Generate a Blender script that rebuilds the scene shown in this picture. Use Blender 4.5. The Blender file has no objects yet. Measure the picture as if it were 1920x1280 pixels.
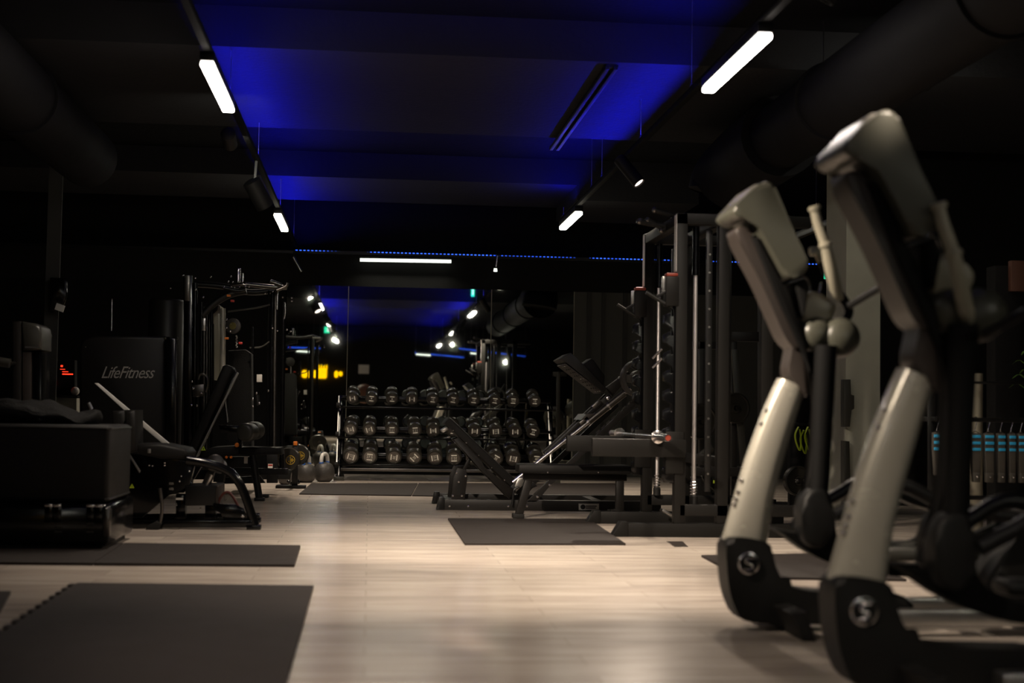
import bpy, bmesh, math, random
from mathutils import Vector, Matrix
S = bpy.context.scene
COL = S.collection
PI = math.pi
random.seed(7)
# ---------------------------------------------------------------- camera
FPX = 2667.0
YAW, PITCH, ROLL = math.atan(0.0992), math.atan(136/2667.0), 0.016
CAMP = Vector((0.0, 0.0, 0.80))
_F = Vector((math.sin(YAW)*math.cos(PITCH), math.cos(YAW)*math.cos(PITCH), math.sin(PITCH)))
_R0 = Vector((math.cos(YAW), -math.sin(YAW), 0))
_U0 = _R0.cross(_F)
_R = _R0*math.cos(ROLL) + _U0*math.sin(ROLL)
_U = _U0*math.cos(ROLL) - _R0*math.sin(ROLL)
cam = bpy.data.cameras.new('camera'); cob = bpy.data.objects.new('camera', cam); COL.objects.link(cob)
cob.matrix_world = Matrix(((_R.x, _U.x, -_F.x, CAMP.x), (_R.y, _U.y, -_F.y, CAMP.y), (_R.z, _U.z, -_F.z, CAMP.z), (0, 0, 0, 1)))
cam.sensor_width = 36.0; cam.lens = 36.0*FPX/1920.0
cam.clip_start = 0.05; cam.clip_end = 100
cam.dof.use_dof = True; cam.dof.focus_distance = 13.6; cam.dof.aperture_fstop = 1.9
S.camera = cob
# ---------------------------------------------------------------- world, exposure
w = bpy.data.worlds.new('night'); S.world = w; w.use_nodes = True
w.node_tree.nodes['Background'].inputs[0].default_value = (0.5, 0.5, 0.6, 1)
w.node_tree.nodes['Background'].inputs[1].default_value = 0.0004
S.view_settings.view_transform = 'Standard'; S.view_settings.look = 'None'
S.view_settings.gamma = 1.0; S.view_settings.use_curve_mapping = False
S.view_settings.exposure = 0.0
try:
    S.cycles.max_bounces = 8; S.cycles.diffuse_bounces = 3; S.cycles.glossy_bounces = 4
    S.cycles.sample_clamp_indirect = 25.0; S.cycles.sample_clamp_direct = 40.0
    S.cycles.use_denoising = True; S.cycles.caustics_reflective = False
except Exception: pass

def at(px, py, Y):
    """point of the place seen at a pixel, at depth Y from the camera"""
    d = _F*FPX + _R*(px-960.0) - _U*(py-640.0)
    return CAMP + d*(Y/d.y)
def fl(px, py, z=0.0):
    d = _F*FPX + _R*(px-960.0) - _U*(py-640.0)
    return CAMP + d*((z-CAMP.z)/d.z)
def xz(pts, Y):
    return [(at(x, y, Y).x, at(x, y, Y).z) for x, y in pts]

# ---------------------------------------------------------------- materials
MATS = {}
def mat(name, col, rough=0.5, metal=0.0, emit=None, es=0.0, coat=0.0, bump=0.0, bscale=60.0, var=0.12, spec=0.5):
    m = bpy.data.materials.new(name); m.use_nodes = True
    nt = m.node_tree; b = nt.nodes['Principled BSDF']
    b.inputs['Roughness'].default_value = rough; b.inputs['Metallic'].default_value = metal
    b.inputs['Specular IOR Level'].default_value = spec
    b.inputs['Coat Weight'].default_value = coat; b.inputs['Coat Roughness'].default_value = 0.08
    tc = nt.nodes.new('ShaderNodeTexCoord')
    n = nt.nodes.new('ShaderNodeTexNoise'); n.inputs['Scale'].default_value = 6.0; n.inputs['Detail'].default_value = 6
    nt.links.new(tc.outputs['Object'], n.inputs['Vector'])
    mx = nt.nodes.new('ShaderNodeMix'); mx.data_type = 'RGBA'
    c = Vector(col)
    mx.inputs[6].default_value = (*(c*(1-var)), 1); mx.inputs[7].default_value = (*[min(1, v) for v in c*(1+var)], 1)
    nt.links.new(n.outputs['Fac'], mx.inputs[0]); nt.links.new(mx.outputs[2], b.inputs['Base Color'])
    mr = nt.nodes.new('ShaderNodeMapRange'); mr.inputs['To Min'].default_value = max(0, rough-0.06); mr.inputs['To Max'].default_value = min(1, rough+0.06)
    if rough > 0.05:
        nt.links.new(n.outputs['Fac'], mr.inputs['Value']); nt.links.new(mr.outputs['Result'], b.inputs['Roughness'])
    if bump > 0:
        n2 = nt.nodes.new('ShaderNodeTexNoise'); n2.inputs['Scale'].default_value = bscale
        nt.links.new(tc.outputs['Object'], n2.inputs['Vector'])
        bp = nt.nodes.new('ShaderNodeBump'); bp.inputs['Strength'].default_value = bump; bp.inputs['Distance'].default_value = 0.01
        nt.links.new(n2.outputs['Fac'], bp.inputs['Height']); nt.links.new(bp.outputs['Normal'], b.inputs['Normal'])
    if emit:
        b.inputs['Emission Color'].default_value = (*emit, 1); b.inputs['Emission Strength'].default_value = es
    MATS[name] = m
    return m
def new_nodes(name):
    m = bpy.data.materials.new(name); m.use_nodes = True; MATS[name] = m
    return m, m.node_tree, m.node_tree.nodes['Principled BSDF']

mat('black_metal', (0.006, 0.006, 0.006), 0.38, 0.0, spec=0.35)
mat('matte_black', (0.005, 0.005, 0.0048), 0.55, spec=0.3)
mat('charcoal_metal', (0.012, 0.0105, 0.0095), 0.42, spec=0.3)
mat('gloss_black', (0.002, 0.002, 0.0024), 0.16, spec=0.4)
mat('black_leather', (0.0075, 0.007, 0.0066), 0.55, bump=0.15, bscale=180, spec=0.22)
mat('rubber', (0.008, 0.0075, 0.007), 0.6, bump=0.3, bscale=400, spec=0.3)
mat('mat_rubber', (0.020, 0.0150, 0.0132), 0.7, bump=0.35, bscale=500, spec=0.25)
mat('chrome', (0.80, 0.77, 0.76), 0.22, 1.0)
mat('brushed_steel', (0.45, 0.44, 0.42), 0.32, 1.0)
mat('dark_steel', (0.16, 0.15, 0.14), 0.30, 1.0)
mat('silver_paint', (0.44, 0.42, 0.36), 0.26, 0.25, coat=0.5)
mat('rod_steel', (0.92, 0.86, 0.86), 0.42, 0.9)
mat('frame_black', (0.0065, 0.0060, 0.0054), 0.5, spec=0.2)
mat('track_black', (0.004, 0.004, 0.004), 0.8, spec=0.05)
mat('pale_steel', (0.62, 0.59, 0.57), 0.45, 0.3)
mat('worn_red', (0.22, 0.03, 0.015), 0.5)
mat('grey_plastic', (0.034, 0.033, 0.028), 0.36, spec=0.4)
mat('mid_plastic', (0.032, 0.026, 0.023), 0.42, spec=0.35)
mat('arm_black', (0.004, 0.004, 0.004), 0.7, spec=0.12)
mat('cream_plastic', (0.28, 0.26, 0.20), 0.38)
mat('white_plastic', (0.60, 0.58, 0.55), 0.4)
mat('white_print', (0.90, 0.87, 0.78), 0.5)
mat('grey_print', (0.42, 0.40, 0.37), 0.5)
mat('yellow_print', (0.60, 0.38, 0.02), 0.5)
mat('lime', (0.45, 0.60, 0.02), 0.5)
mat('orange_plastic', (0.85, 0.22, 0.02), 0.4)
mat('red_plastic', (0.55, 0.03, 0.02), 0.4)
mat('sky_blue', (0.03, 0.42, 0.80), 0.5)
mat('blue_tape', (0.03, 0.16, 0.65), 0.4)
mat('cast_iron', (0.05, 0.046, 0.043), 0.45, 0.3, bump=0.3, bscale=120)
mat('dumbbell_rubber', (0.024, 0.022, 0.018), 0.25, bump=0.1, bscale=300)
mat('wall_black', (0.003, 0.003, 0.0032), 0.8, bump=0.2, bscale=40, spec=0.2)
mat('wall_dark', (0.008, 0.008, 0.0078), 0.8, bump=0.2, bscale=40, spec=0.2)
mat('wall_grey', (0.36, 0.36, 0.30), 0.8, bump=0.15, bscale=60)
mat('ceiling_black', (0.003, 0.003, 0.0036), 0.9, bump=0.3, bscale=30, spec=0.1)
mat('beam_concrete', (0.017, 0.017, 0.019), 0.85, bump=0.3, bscale=30, spec=0.1)
mat('dark_paint', (0.03, 0.03, 0.028), 0.8)
mat('dark_red', (0.08, 0.012, 0.008), 0.4)
mat('dark_cloth', (0.004, 0.004, 0.004), 0.8, bump=0.4, bscale=90, spec=0.2)
mat('olive_print', (0.10, 0.085, 0.02), 0.5)
mat('lens_bright', (0.9, 0.9, 0.9), 0.4, emit=(1.0, 0.95, 0.78), es=300.0)
mat('duct', (0.006, 0.006, 0.007), 0.75, 0.0, spec=0.1)
mat('wood_orange', (0.45, 0.20, 0.06), 0.5)
mat('skin_tone', (0.55, 0.25, 0.16), 0.5)
mat('leaf', (0.10, 0.22, 0.03), 0.5)
mat('lamp_warm', (0.9, 0.9, 0.9), 0.4, emit=(1.0, 0.90, 0.82), es=30.0)
mat('wall_mid', (0.060, 0.060, 0.054), 0.8, bump=0.15, bscale=50)
mat('strap_web', (0.055, 0.050, 0.042), 0.7)
mat('cap_plastic', (0.15, 0.145, 0.13), 0.3, coat=0.4)
mat('console_plastic', (0.056, 0.056, 0.043), 0.36, spec=0.4)
mat('dark_wood', (0.10, 0.045, 0.03), 0.5)
mat('lamp_rear', (0.9, 0.9, 0.9), 0.4, emit=(1.0, 0.93, 0.82), es=9.0)
mat('lamp_far', (0.9, 0.9, 0.9), 0.4, emit=(1.0, 0.93, 0.74), es=20.0)
mat('lamp_green', (0.9, 0.9, 0.9), 0.4, emit=(0.93, 1.0, 0.88), es=1.6)
mat('spot_lens', (0.9, 0.9, 0.9), 0.4, emit=(1.0, 0.82, 0.72), es=3.0)
mat('blue_led', (0.0, 0.0, 0.02), 0.4, emit=(0.012, 0.013, 1.0), es=330.0)
mat('sign_yellow', (0.6, 0.4, 0.0), 0.4, emit=(1.0, 0.55, 0.0), es=1.6)
mat('sign_green', (0.0, 0.4, 0.2), 0.4, emit=(0.02, 0.75, 0.38), es=1.6)
mat('sign_white', (0.8, 0.9, 0.8), 0.4, emit=(0.7, 1.0, 0.85), es=1.2)
mat('red_led', (0.5, 0.0, 0.0), 0.4, emit=(1.0, 0.03, 0.01), es=2.5)
mat('mirror_glass', (0.72, 0.76, 0.72), 0.015, 1.0, var=0.0)
mat('screen_glass', (0.005, 0.005, 0.006), 0.08, coat=0.5)

def floor_material():
    m, nt, b = new_nodes('floor_planks')
    L = nt.links.new
    tc = nt.nodes.new('ShaderNodeTexCoord')
    br = nt.nodes.new('ShaderNodeTexBrick'); br.inputs['Scale'].default_value = 1.0
    br.inputs['Brick Width'].default_value = 1.25; br.inputs['Row Height'].default_value = 0.19
    br.inputs['Mortar Size'].default_value = 0.0018; br.offset = 0.43; br.offset_frequency = 2
    br.inputs['Color1'].default_value = (0.0, 0, 0, 1); br.inputs['Color2'].default_value = (1, 1, 1, 1)
    br.inputs['Mortar'].default_value = (0.4, 0.4, 0.4, 1); br.inputs['Bias'].default_value = 0.0
    L(tc.outputs['Object'], br.inputs['Vector'])
    mp = nt.nodes.new('ShaderNodeMapping'); mp.inputs['Scale'].default_value = (1.1, 9.0, 1)
    L(tc.outputs['Object'], mp.inputs['Vector'])
    n = nt.nodes.new('ShaderNodeTexNoise'); n.inputs['Scale'].default_value = 1.6; n.inputs['Detail'].default_value = 9; n.inputs['Roughness'].default_value = 0.6
    L(mp.outputs['Vector'], n.inputs['Vector'])
    n2 = nt.nodes.new('ShaderNodeTexNoise'); n2.inputs['Scale'].default_value = 0.8; n2.inputs['Detail'].default_value = 3
    L(tc.outputs['Object'], n2.inputs['Vector'])
    r1 = nt.nodes.new('ShaderNodeValToRGB')
    r1.color_ramp.elements[0].position = 0.25; r1.color_ramp.elements[0].color = (0.33, 0.275, 0.24, 1)
    r1.color_ramp.elements[1].position = 0.75; r1.color_ramp.elements[1].color = (0.60, 0.53, 0.455, 1)
    ad = nt.nodes.new('ShaderNodeMath'); ad.operation = 'MULTIPLY_ADD'; ad.inputs[1].default_value = 0.20
    L(br.outputs['Color'], ad.inputs[0]); L(n.outputs['Fac'], ad.inputs[2])
    sb = nt.nodes.new('ShaderNodeMath'); sb.operation = 'MULTIPLY_ADD'; sb.inputs[1].default_value = 0.25; sb.inputs[2].default_value = -0.22
    L(n2.outputs['Fac'], sb.inputs[0])
    a2 = nt.nodes.new('ShaderNodeMath'); a2.operation = 'ADD'
    L(ad.outputs[0], a2.inputs[0]); L(sb.outputs[0], a2.inputs[1])
    L(a2.outputs[0], r1.inputs['Fac'])
    mo = nt.nodes.new('ShaderNodeMix'); mo.data_type = 'RGBA'; mo.inputs[7].default_value = (0.30, 0.25, 0.21, 1)
    L(br.outputs['Fac'], mo.inputs[0]); L(r1.outputs['Color'], mo.inputs[6])
    L(mo.outputs[2], b.inputs['Base Color'])
    mr = nt.nodes.new('ShaderNodeMapRange'); mr.inputs['To Min'].default_value = 0.17; mr.inputs['To Max'].default_value = 0.30
    L(n.outputs['Fac'], mr.inputs['Value']); L(mr.outputs['Result'], b.inputs['Roughness'])
    bp = nt.nodes.new('ShaderNodeBump'); bp.inputs['Strength'].default_value = 0.12; bp.inputs['Distance'].default_value = 0.004
    L(n.outputs['Fac'], bp.inputs['Height']); L(bp.outputs['Normal'], b.inputs['Normal'])
    return m
floor_material()
def dotted_led():
    m, nt, b = new_nodes('dotted_led')
    L = nt.links.new
    tc = nt.nodes.new('ShaderNodeTexCoord')
    sx = nt.nodes.new('ShaderNodeSeparateXYZ'); L(tc.outputs['Object'], sx.inputs[0])
    fr = nt.nodes.new('ShaderNodeMath'); fr.operation = 'PINGPONG'; fr.inputs[1].default_value = 0.025
    L(sx.outputs['X'], fr.inputs[0])
    gt = nt.nodes.new('ShaderNodeMath'); gt.operation = 'GREATER_THAN'; gt.inputs[1].default_value = 0.012
    L(fr.outputs[0], gt.inputs[0])
    n = nt.nodes.new('ShaderNodeTexNoise'); n.noise_dimensions = '1D'; n.inputs['Scale'].default_value = 1.3
    L(sx.outputs['X'], n.inputs['W'])
    g2 = nt.nodes.new('ShaderNodeMapRange'); g2.inputs['From Min'].default_value = 0.38; g2.inputs['From Max'].default_value = 0.55
    L(n.outputs['Fac'], g2.inputs['Value'])
    mu = nt.nodes.new('ShaderNodeMath'); mu.operation = 'MULTIPLY'; L(gt.outputs[0], mu.inputs[0]); L(g2.outputs[0], mu.inputs[1])
    m2 = nt.nodes.new('ShaderNodeMath'); m2.operation = 'MULTIPLY'; m2.inputs[1].default_value = 2.4; L(mu.outputs[0], m2.inputs[0])
    b.inputs['Base Color'].default_value = (0.01, 0.01, 0.03, 1)
    b.inputs['Emission Color'].default_value = (0.03, 0.12, 1, 1); L(m2.outputs[0], b.inputs['Emission Strength'])
dotted_led()

# ---------------------------------------------------------------- mesh helpers
def frame(d, up=Vector((0, 0, 1))):
    d = d.normalized()
    if abs(d.dot(up)) > 0.98: up = Vector((0, 1, 0)) if abs(d.y) < 0.9 else Vector((1, 0, 0))
    s = d.cross(up).normalized(); u = s.cross(d).normalized()
    return s, u
class MB:
    def __init__(self): self.bm = bmesh.new()
    def face(self, vs):
        try: return self.bm.faces.new(vs)
        except ValueError: return None
    def box(self, x0, x1, y0, y1, z0, z1, bev=0.0):
        vs = [self.bm.verts.new(v) for v in ((x0,y0,z0),(x1,y0,z0),(x1,y1,z0),(x0,y1,z0),(x0,y0,z1),(x1,y0,z1),(x1,y1,z1),(x0,y1,z1))]
        fs = [self.face([vs[i] for i in f]) for f in ((3,2,1,0),(4,5,6,7),(0,1,5,4),(1,2,6,5),(2,3,7,6),(3,0,4,7))]
        self._bev(fs, bev); return self
    def _bev(self, fs, bev, seg=2):
        if bev > 0:
            es = set(e for f in fs if f for e in f.edges)
            bmesh.ops.bevel(self.bm, geom=list(es), offset=bev, segments=seg, affect='EDGES', profile=0.5)
    def bar(self, a, b, w, h, bev=0.0, up=Vector((0,0,1)), taper=1.0):
        """box section from a to b; w sideways, h along up"""
        a = Vector(a); b = Vector(b); s, u = frame(b-a, Vector(up))
        vs = []
        for p, k in ((a, 1.0), (b, taper)):
            for i, j in ((-1,-1),(1,-1),(1,1),(-1,1)): vs.append(self.bm.verts.new(p + s*(w*0.5*i*k) + u*(h*0.5*j*k)))
        fs = [self.face([vs[i] for i in f]) for f in ((0,1,2,3),(7,6,5,4),(0,4,5,1),(1,5,6,2),(2,6,7,3),(3,7,4,0))]
        self._bev(fs, bev); return self
    def tube(self, pts, r, n=12, cap=True, sq=None):
        """round tube through pts; r one radius or a list; sq=(a,b) scales the section sideways/upwards"""
        pts = [Vector(p) for p in pts]; rs = r if isinstance(r, (list, tuple)) else [r]*len(pts)
        rings = []; ps = None
        for i, p in enumerate(pts):
            d = (pts[min(i+1, len(pts)-1)] - pts[max(i-1, 0)])
            if ps is None: s, u = frame(d)
            else:
                dn = d.normalized(); s = (ps - dn*ps.dot(dn)).normalized(); u = s.cross(dn).normalized()
            ps = s
            a, b = sq if sq else (1, 1)
            rings.append([self.bm.verts.new(p + s*(math.cos(2*PI*k/n)*rs[i]*a) + u*(math.sin(2*PI*k/n)*rs[i]*b)) for k in range(n)])
        for A, B in zip(rings, rings[1:]):
            for k in range(n): self.face([A[k], A[(k+1)%n], B[(k+1)%n], B[k]])
        if cap: self.face(rings[0][::-1]); self.face(rings[-1])
        return self
    def lathe(self, prof, origin=(0,0,0), axis=(0,0,1), n=24, loop=False):
        """prof: (radius, height) list"""
        o = Vector(origin); d = Vector(axis).normalized(); s, u = frame(d)
        rings = []
        for r, h in prof:
            if r < 1e-6: rings.append([self.bm.verts.new(o + d*h)])
            else: rings.append([self.bm.verts.new(o + d*h + s*(r*math.cos(2*PI*k/n)) + u*(r*math.sin(2*PI*k/n))) for k in range(n)])
        for A, B in zip(rings, rings[1:] + (rings[:1] if loop else [])):
            for k in range(n):
                a0, a1 = A[k%len(A)], A[(k+1)%len(A)]; b0, b1 = B[k%len(B)], B[(k+1)%len(B)]
                vs = []
                for v in (a0, a1, b1, b0):
                    if v not in vs: vs.append(v)
                if len(vs) > 2: self.face(vs)
        if not loop:
            if len(rings[0]) > 1: self.face(rings[0][::-1])
            if len(rings[-1]) > 1: self.face(rings[-1])
        return self
    def prism(self, poly, y0, y1, bev=0.0, seg=2):
        """poly in (x, z), extruded along y"""
        A = [self.bm.verts.new((x, y0, z)) for x, z in poly]; B = [self.bm.verts.new((x, y1, z)) for x, z in poly]
        n = len(poly); fs = [self.face(A[::-1]), self.face(B)]
        for k in range(n): fs.append(self.face([A[k], A[(k+1)%n], B[(k+1)%n], B[k]]))
        if bev > 0:
            es = set(list(fs[0].edges) + list(fs[1].edges))
            bmesh.ops.bevel(self.bm, geom=list(es), offset=bev, segments=seg, affect='EDGES', profile=0.5, clamp_overlap=True)
        return self
    def plate(self, poly, z0, z1, bev=0.0):
        """poly in (x, y), extruded upwards"""
        A = [self.bm.verts.new((x, y, z0)) for x, y in poly]; B = [self.bm.verts.new((x, y, z1)) for x, y in poly]
        n = len(poly); fs = [self.face(A[::-1]), self.face(B)]
        for k in range(n): fs.append(self.face([A[k], A[(k+1)%n], B[(k+1)%n], B[k]]))
        self._bev([fs[1]], bev); return self
    def ball(self, c, r, sx=1, sy=1, sz=1, u=16, v=10):
        M = Matrix.Translation(Vector(c)) @ Matrix.Diagonal((sx*r, sy*r, sz*r, 1))
        bmesh.ops.create_uvsphere(self.bm, u_segments=u, v_segments=v, radius=1.0, matrix=M); return self
    def build(self, name, m, parent=None, angle=35, rot=None, kind=None):
        bm = self.bm
        bmesh.ops.recalc_face_normals(bm, faces=bm.faces[:])
        if parent is not None:
            off = Vector(parent.location)
            pp = parent.parent
            while pp is not None: off += Vector(pp.location); pp = pp.parent
            bmesh.ops.translate(bm, verts=bm.verts[:], vec=-off)
        me = bpy.data.meshes.new(name); bm.to_mesh(me); bm.free()
        for p in me.polygons: p.use_smooth = True
        try: me.set_sharp_from_angle(angle=math.radians(angle))
        except Exception: pass
        me.materials.append(MATS[m] if isinstance(m, str) else m)
        o = bpy.data.objects.new(name, me); COL.objects.link(o)
        if parent is not None: o.parent = parent
        if kind: o['kind'] = kind
        return o
def thing(name, label, cat, loc, group=None):
    o = bpy.data.objects.new(name, None); COL.objects.link(o); o.location = loc; o.empty_display_size = 0.1
    return tag(o, label, cat, group)
def tag(o, label, cat, group=None, kind=None):
    o['label'] = label; o['category'] = cat
    if group: o['group'] = group
    if kind: o['kind'] = kind
    return o
def struct(o): o['kind'] = 'structure'; return o
def copy_tree(o, parent=None):
    c = o.copy(); COL.objects.link(c)
    if parent is not None: c.parent = parent
    for ch in list(o.children): copy_tree(ch, c)
    return c
def text_mesh(txt, size, depth=0.0006, shear=0.0, spacing=1.0, align='CENTER'):
    """lettering as a mesh lying in the xz plane, facing -y"""
    cu = bpy.data.curves.new('lettering', 'FONT'); cu.body = txt; cu.size = size; cu.extrude = depth; cu.shear = shear
    cu.align_x = align; cu.align_y = 'CENTER'; cu.space_character = spacing; cu.resolution_u = 3
    ob = bpy.data.objects.new('lettering', cu); COL.objects.link(ob)
    me = bpy.data.meshes.new_from_object(ob.evaluated_get(bpy.context.evaluated_depsgraph_get()))
    bpy.data.objects.remove(ob); bpy.data.curves.remove(cu)
    me.transform(Matrix.Rotation(PI/2, 4, 'X'))
    return me
def put_mesh(me, name, m, parent, M):
    me.transform(M)
    off = Vector((0,0,0)); pp = parent
    while pp is not None: off += Vector(pp.location); pp = pp.parent
    me.transform(Matrix.Translation(-off))
    me.materials.clear(); me.materials.append(MATS[m])
    o = bpy.data.objects.new(name, me); COL.objects.link(o); o.parent = parent
    return o
def area(name, loc, aim, sx, sy, power, col, spread=PI, parent=None):
    l = bpy.data.lights.new(name, 'AREA'); l.shape = 'RECTANGLE'; l.size = sx; l.size_y = sy; l.energy = power; l.color = col; l.spread = spread
    o = bpy.data.objects.new(name, l); COL.objects.link(o); o.location = loc
    o.rotation_euler = (Vector(aim)-Vector(loc)).to_track_quat('-Z', 'Y').to_euler()
    return o
def spot(name, loc, aim, power, angle, col, blend=0.9, r=0.04):
    l = bpy.data.lights.new(name, 'SPOT'); l.energy = power; l.spot_size = math.radians(angle); l.spot_blend = blend; l.color = col; l.shadow_soft_size = r
    o = bpy.data.objects.new(name, l); COL.objects.link(o); o.location = loc
    o.rotation_euler = (Vector(aim)-Vector(loc)).to_track_quat('-Z', 'Y').to_euler()
    return o
# ---------------------------------------------------------------- the room
YM = 18.40            # mirror plane
HT = 2.09 + 0.80      # height of the lighting tracks
XL, XR = -0.99, 2.04
def room():
    x0, x1, y0, y1, zc = -5.6, 7.2, -9.0, 18.6, 3.53
    struct(MB().box(x0, x1, y0, y1, -0.1, 0.0).build('floor', 'floor_planks'))
    struct(MB().box(x0, x1, y0, y1, zc, zc+0.1).build('ceiling', 'ceiling_black'))
    struct(MB().box(x0-0.15, x0, y0, y1, 0, zc).build('wall_left', 'wall_black'))
    struct(MB().box(x1, x1+0.15, y0, y1, 0, zc).build('wall_right', 'wall_dark'))
    struct(MB().box(x0, x1, y0-0.15, y0, 0, zc).build('wall_rear', 'wall_black'))
    struct(MB().box(x0, x1, y1, y1+0.15, 0, zc).build('wall_back', 'wall_black'))
    # built-out panel of the back wall that carries the mirrors and the led cornice
    zt = at(900, 478, YM).z
    zm = at(800, 540, YM).z
    struct(MB().box(x0, x1, YM+0.0, y1, zm, zt-0.02).build('wall_bulkhead', 'wall_dark'))
    struct(MB().box(x0, x1, YM-0.05, YM+0.02, zt-0.045, zt-0.012).build('trim_1', 'black_metal'))
    for k, (a, b) in enumerate(((1100, 1108), (1128, 1134), (1168, 1176))):
        struct(MB().box(at(a, 600, YM).x, at(b, 600, YM).x, YM-0.03, YM+0.1, 0, zm).build('trim_%d' % (k+2), 'dark_paint'))
    # grey ceiling beams
    struct(MB().box(x0, x1, 9.65, 12.4, HT+0.36, zc).build('ceiling_beam', 'beam_concrete'))
    struct(MB().box(x0, at(1082, 350, 15.0).x, 15.0, 16.7, HT+0.37, zc).build('ceiling_beam', 'beam_concrete'))
    struct(MB().box(at(1082, 350, 15.0).x, at(1310, 380, 15.0).x, 15.0, 16.7, at(1200, 379, 15.0).z, zc).build('ceiling_beam', 'beam_concrete'))
    struct(MB().box(x0, x1, 3.2, 5.6, HT+0.36, zc).build('ceiling_beam', 'beam_concrete'))
    # mirrors
    cols = [at(536, 600, YM).x, at(652.5, 600, YM).x, at(921, 600, YM).x, at(1076, 600, YM).x]
    labs = ['leftmost narrow wall mirror panel beside the cable machine', 'widest wall mirror panel behind the dumbbell rack, between two seams', 'rightmost wall mirror panel behind the right end of the dumbbell rack']
    for k in range(3):
        t = thing('wall_mirror', labs[k], 'mirror', (0.5*(cols[k]+cols[k+1]), YM, 0.10))
        MB().box(cols[k]+0.005, cols[k+1]-0.005, YM-0.008, YM+0.02, 0.10, zm).build('mirror_glass', 'mirror_glass', t)
        MB().box(cols[k+1]-0.004, cols[k+1]+0.004, YM-0.010, YM+0.01, 0.10, zm).build('edge_strip', 'cream_plastic', t)
    struct(MB().box(x0, cols[0]-0.01, YM, y1, 0, zm).build('wall_panel_left', 'wall_black'))
    struct(MB().box(cols[3]+0.01, x1, YM, y1, 0, zm).build('wall_panel_right', 'wall_mid'))
    struct(MB().box(cols[0], cols[3], YM, y1, 0, 0.10).build('baseboard_back', 'wall_dark'))
    # led line on the cornice
    t = MB().box(at(552, 470, YM).x, at(1530, 480, YM).x, YM-0.045, YM-0.03, zt-0.012, zt+0.0).build('cornice_led_line', 'dotted_led')
    tag(t, 'blue dotted led line along the cornice above the mirrors', 'led strip')
    # pillars on the right
    struct(MB().box(at(1586, 700, 11.0).x, at(1650, 700, 11.0).x, 11.0, 11.5, 0, zc).build('pillar_right', 'wall_grey'))
    struct(MB().box(at(1652, 700, 13.0).x, x1, 13.0, 13.15, 0, zc).build('wall_partition', 'wall_dark'))
    struct(MB().box(at(86, 500, 13.5).x, at(112, 500, 13.5).x, 13.5, 13.53, 0, zc).build('pillar_left', 'dark_paint'))
room()

def track_line(x, y0, y1, inner, label, cables, strips):
    t = thing('lighting_track', label, 'light track', (x, y0, HT))
    MB().box(x-0.022, x+0.022, y0, y1, HT, HT+0.035, 0.003).build('rail', 'track_black', t)
    m = MB()
    for a, b in strips: m.box(x-0.008, x+0.008, a, b, HT+0.035, HT+0.037)
    m.build('led_strip', 'blue_led', t)
    MB().box(x+inner*0.020-0.002, x+inner*0.020+0.002, y0, y1, HT+0.03, HT+0.040).build('inner_lip', 'track_black', t)
    MB().box(x-inner*0.020-0.002, x-inner*0.020+0.002, y0, y1, HT+0.03, HT+0.075).build('light_shield', 'track_black', t)
    for y, top, r in cables:
        MB().tube([(x, y, HT+0.03), (x, y, top)], r, 6).build('suspension_cable', 'brushed_steel', t)
        MB().lathe([(0.012, 0), (0.012, 0.03), (0.004, 0.05)], (x, y, HT+0.03), n=10).build('cable_grip', 'chrome', t)
    return t
track_line(XL, -8.5, 18.3, 1, 'long black light track over the left mats, running to the mirror wall',
    [(3.4, HT+.36, .002), (9.75, HT+.36, .004), (12.2, HT+.36, .002), (15.2, HT+.37, .004), (17.9, 3.53, .002), (-4, 3.52, .002)], [(-8.4, 18.2)])
track_line(XR, -8.5, 15.3, -1, 'black light track over the right aisle, ending before the back wall',
    [(3.4, HT+.36, .002), (9.0, 3.53, .002), (10.75, HT+.36, .004), (12.6, 3.53, .002), (13.2, 3.53, .002), (15.15, HT-0.05+.2, .002), (-4, 3.52, .002)], [(-8.4, 15.25)])

def linear_lamp(x, y0, y1, label, power, m='lamp_warm', tilt=0.0):
    t = thing('linear_lamp', label, 'lamp', (x, y0, HT-0.09), 'linear lamps hanging along the tracks')
    MB().box(x-0.042, x+0.042, y0, y1, HT-0.055, HT, 0.004).build('housing', 'black_metal', t)
    MB().box(x-0.040, x+0.040, y0+0.004, y1-0.004, HT-0.092, HT-0.055, 0.012).build('diffuser', m, t)
    area('lamp_light', (x, 0.5*(y0+y1), HT-0.10), (x+tilt, 0.5*(y0+y1), 0), 0.08, y1-y0, power, (1.0, 0.84, 0.66), spread=math.radians(120))
LP = 46
linear_lamp(XL, 8.36, 9.66, 'bright linear lamp nearest on the left light track', LP*0.3)
linear_lamp(XL, 14.8, 16.05, 'small bright linear lamp far along the left light track', LP*0.7, 'lamp_far')
linear_lamp(XR, 7.25, 8.55, 'bright linear lamp nearest on the right light track, above the cross trainers', LP)
linear_lamp(XR, 14.0, 15.2, 'small bright linear lamp at the far end of the right light track', LP, 'lamp_far')
linear_lamp(XL, 2.4, 3.7, 'left track lamp seen only in the mirror, second blob from the top', LP*0.1, 'lamp_rear')
linear_lamp(XL, -5.1, -3.9, 'left track lamp seen only in the mirror, beside the green sign', LP)
linear_lamp(XR, 0.2, 1.4, 'right track lamp seen only in the mirror, second from the top', LP*0.12, 'lamp_rear')
linear_lamp(XR, -6.6, -5.4, 'right track lamp seen only in the mirror, lowest of its row', LP)

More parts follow.
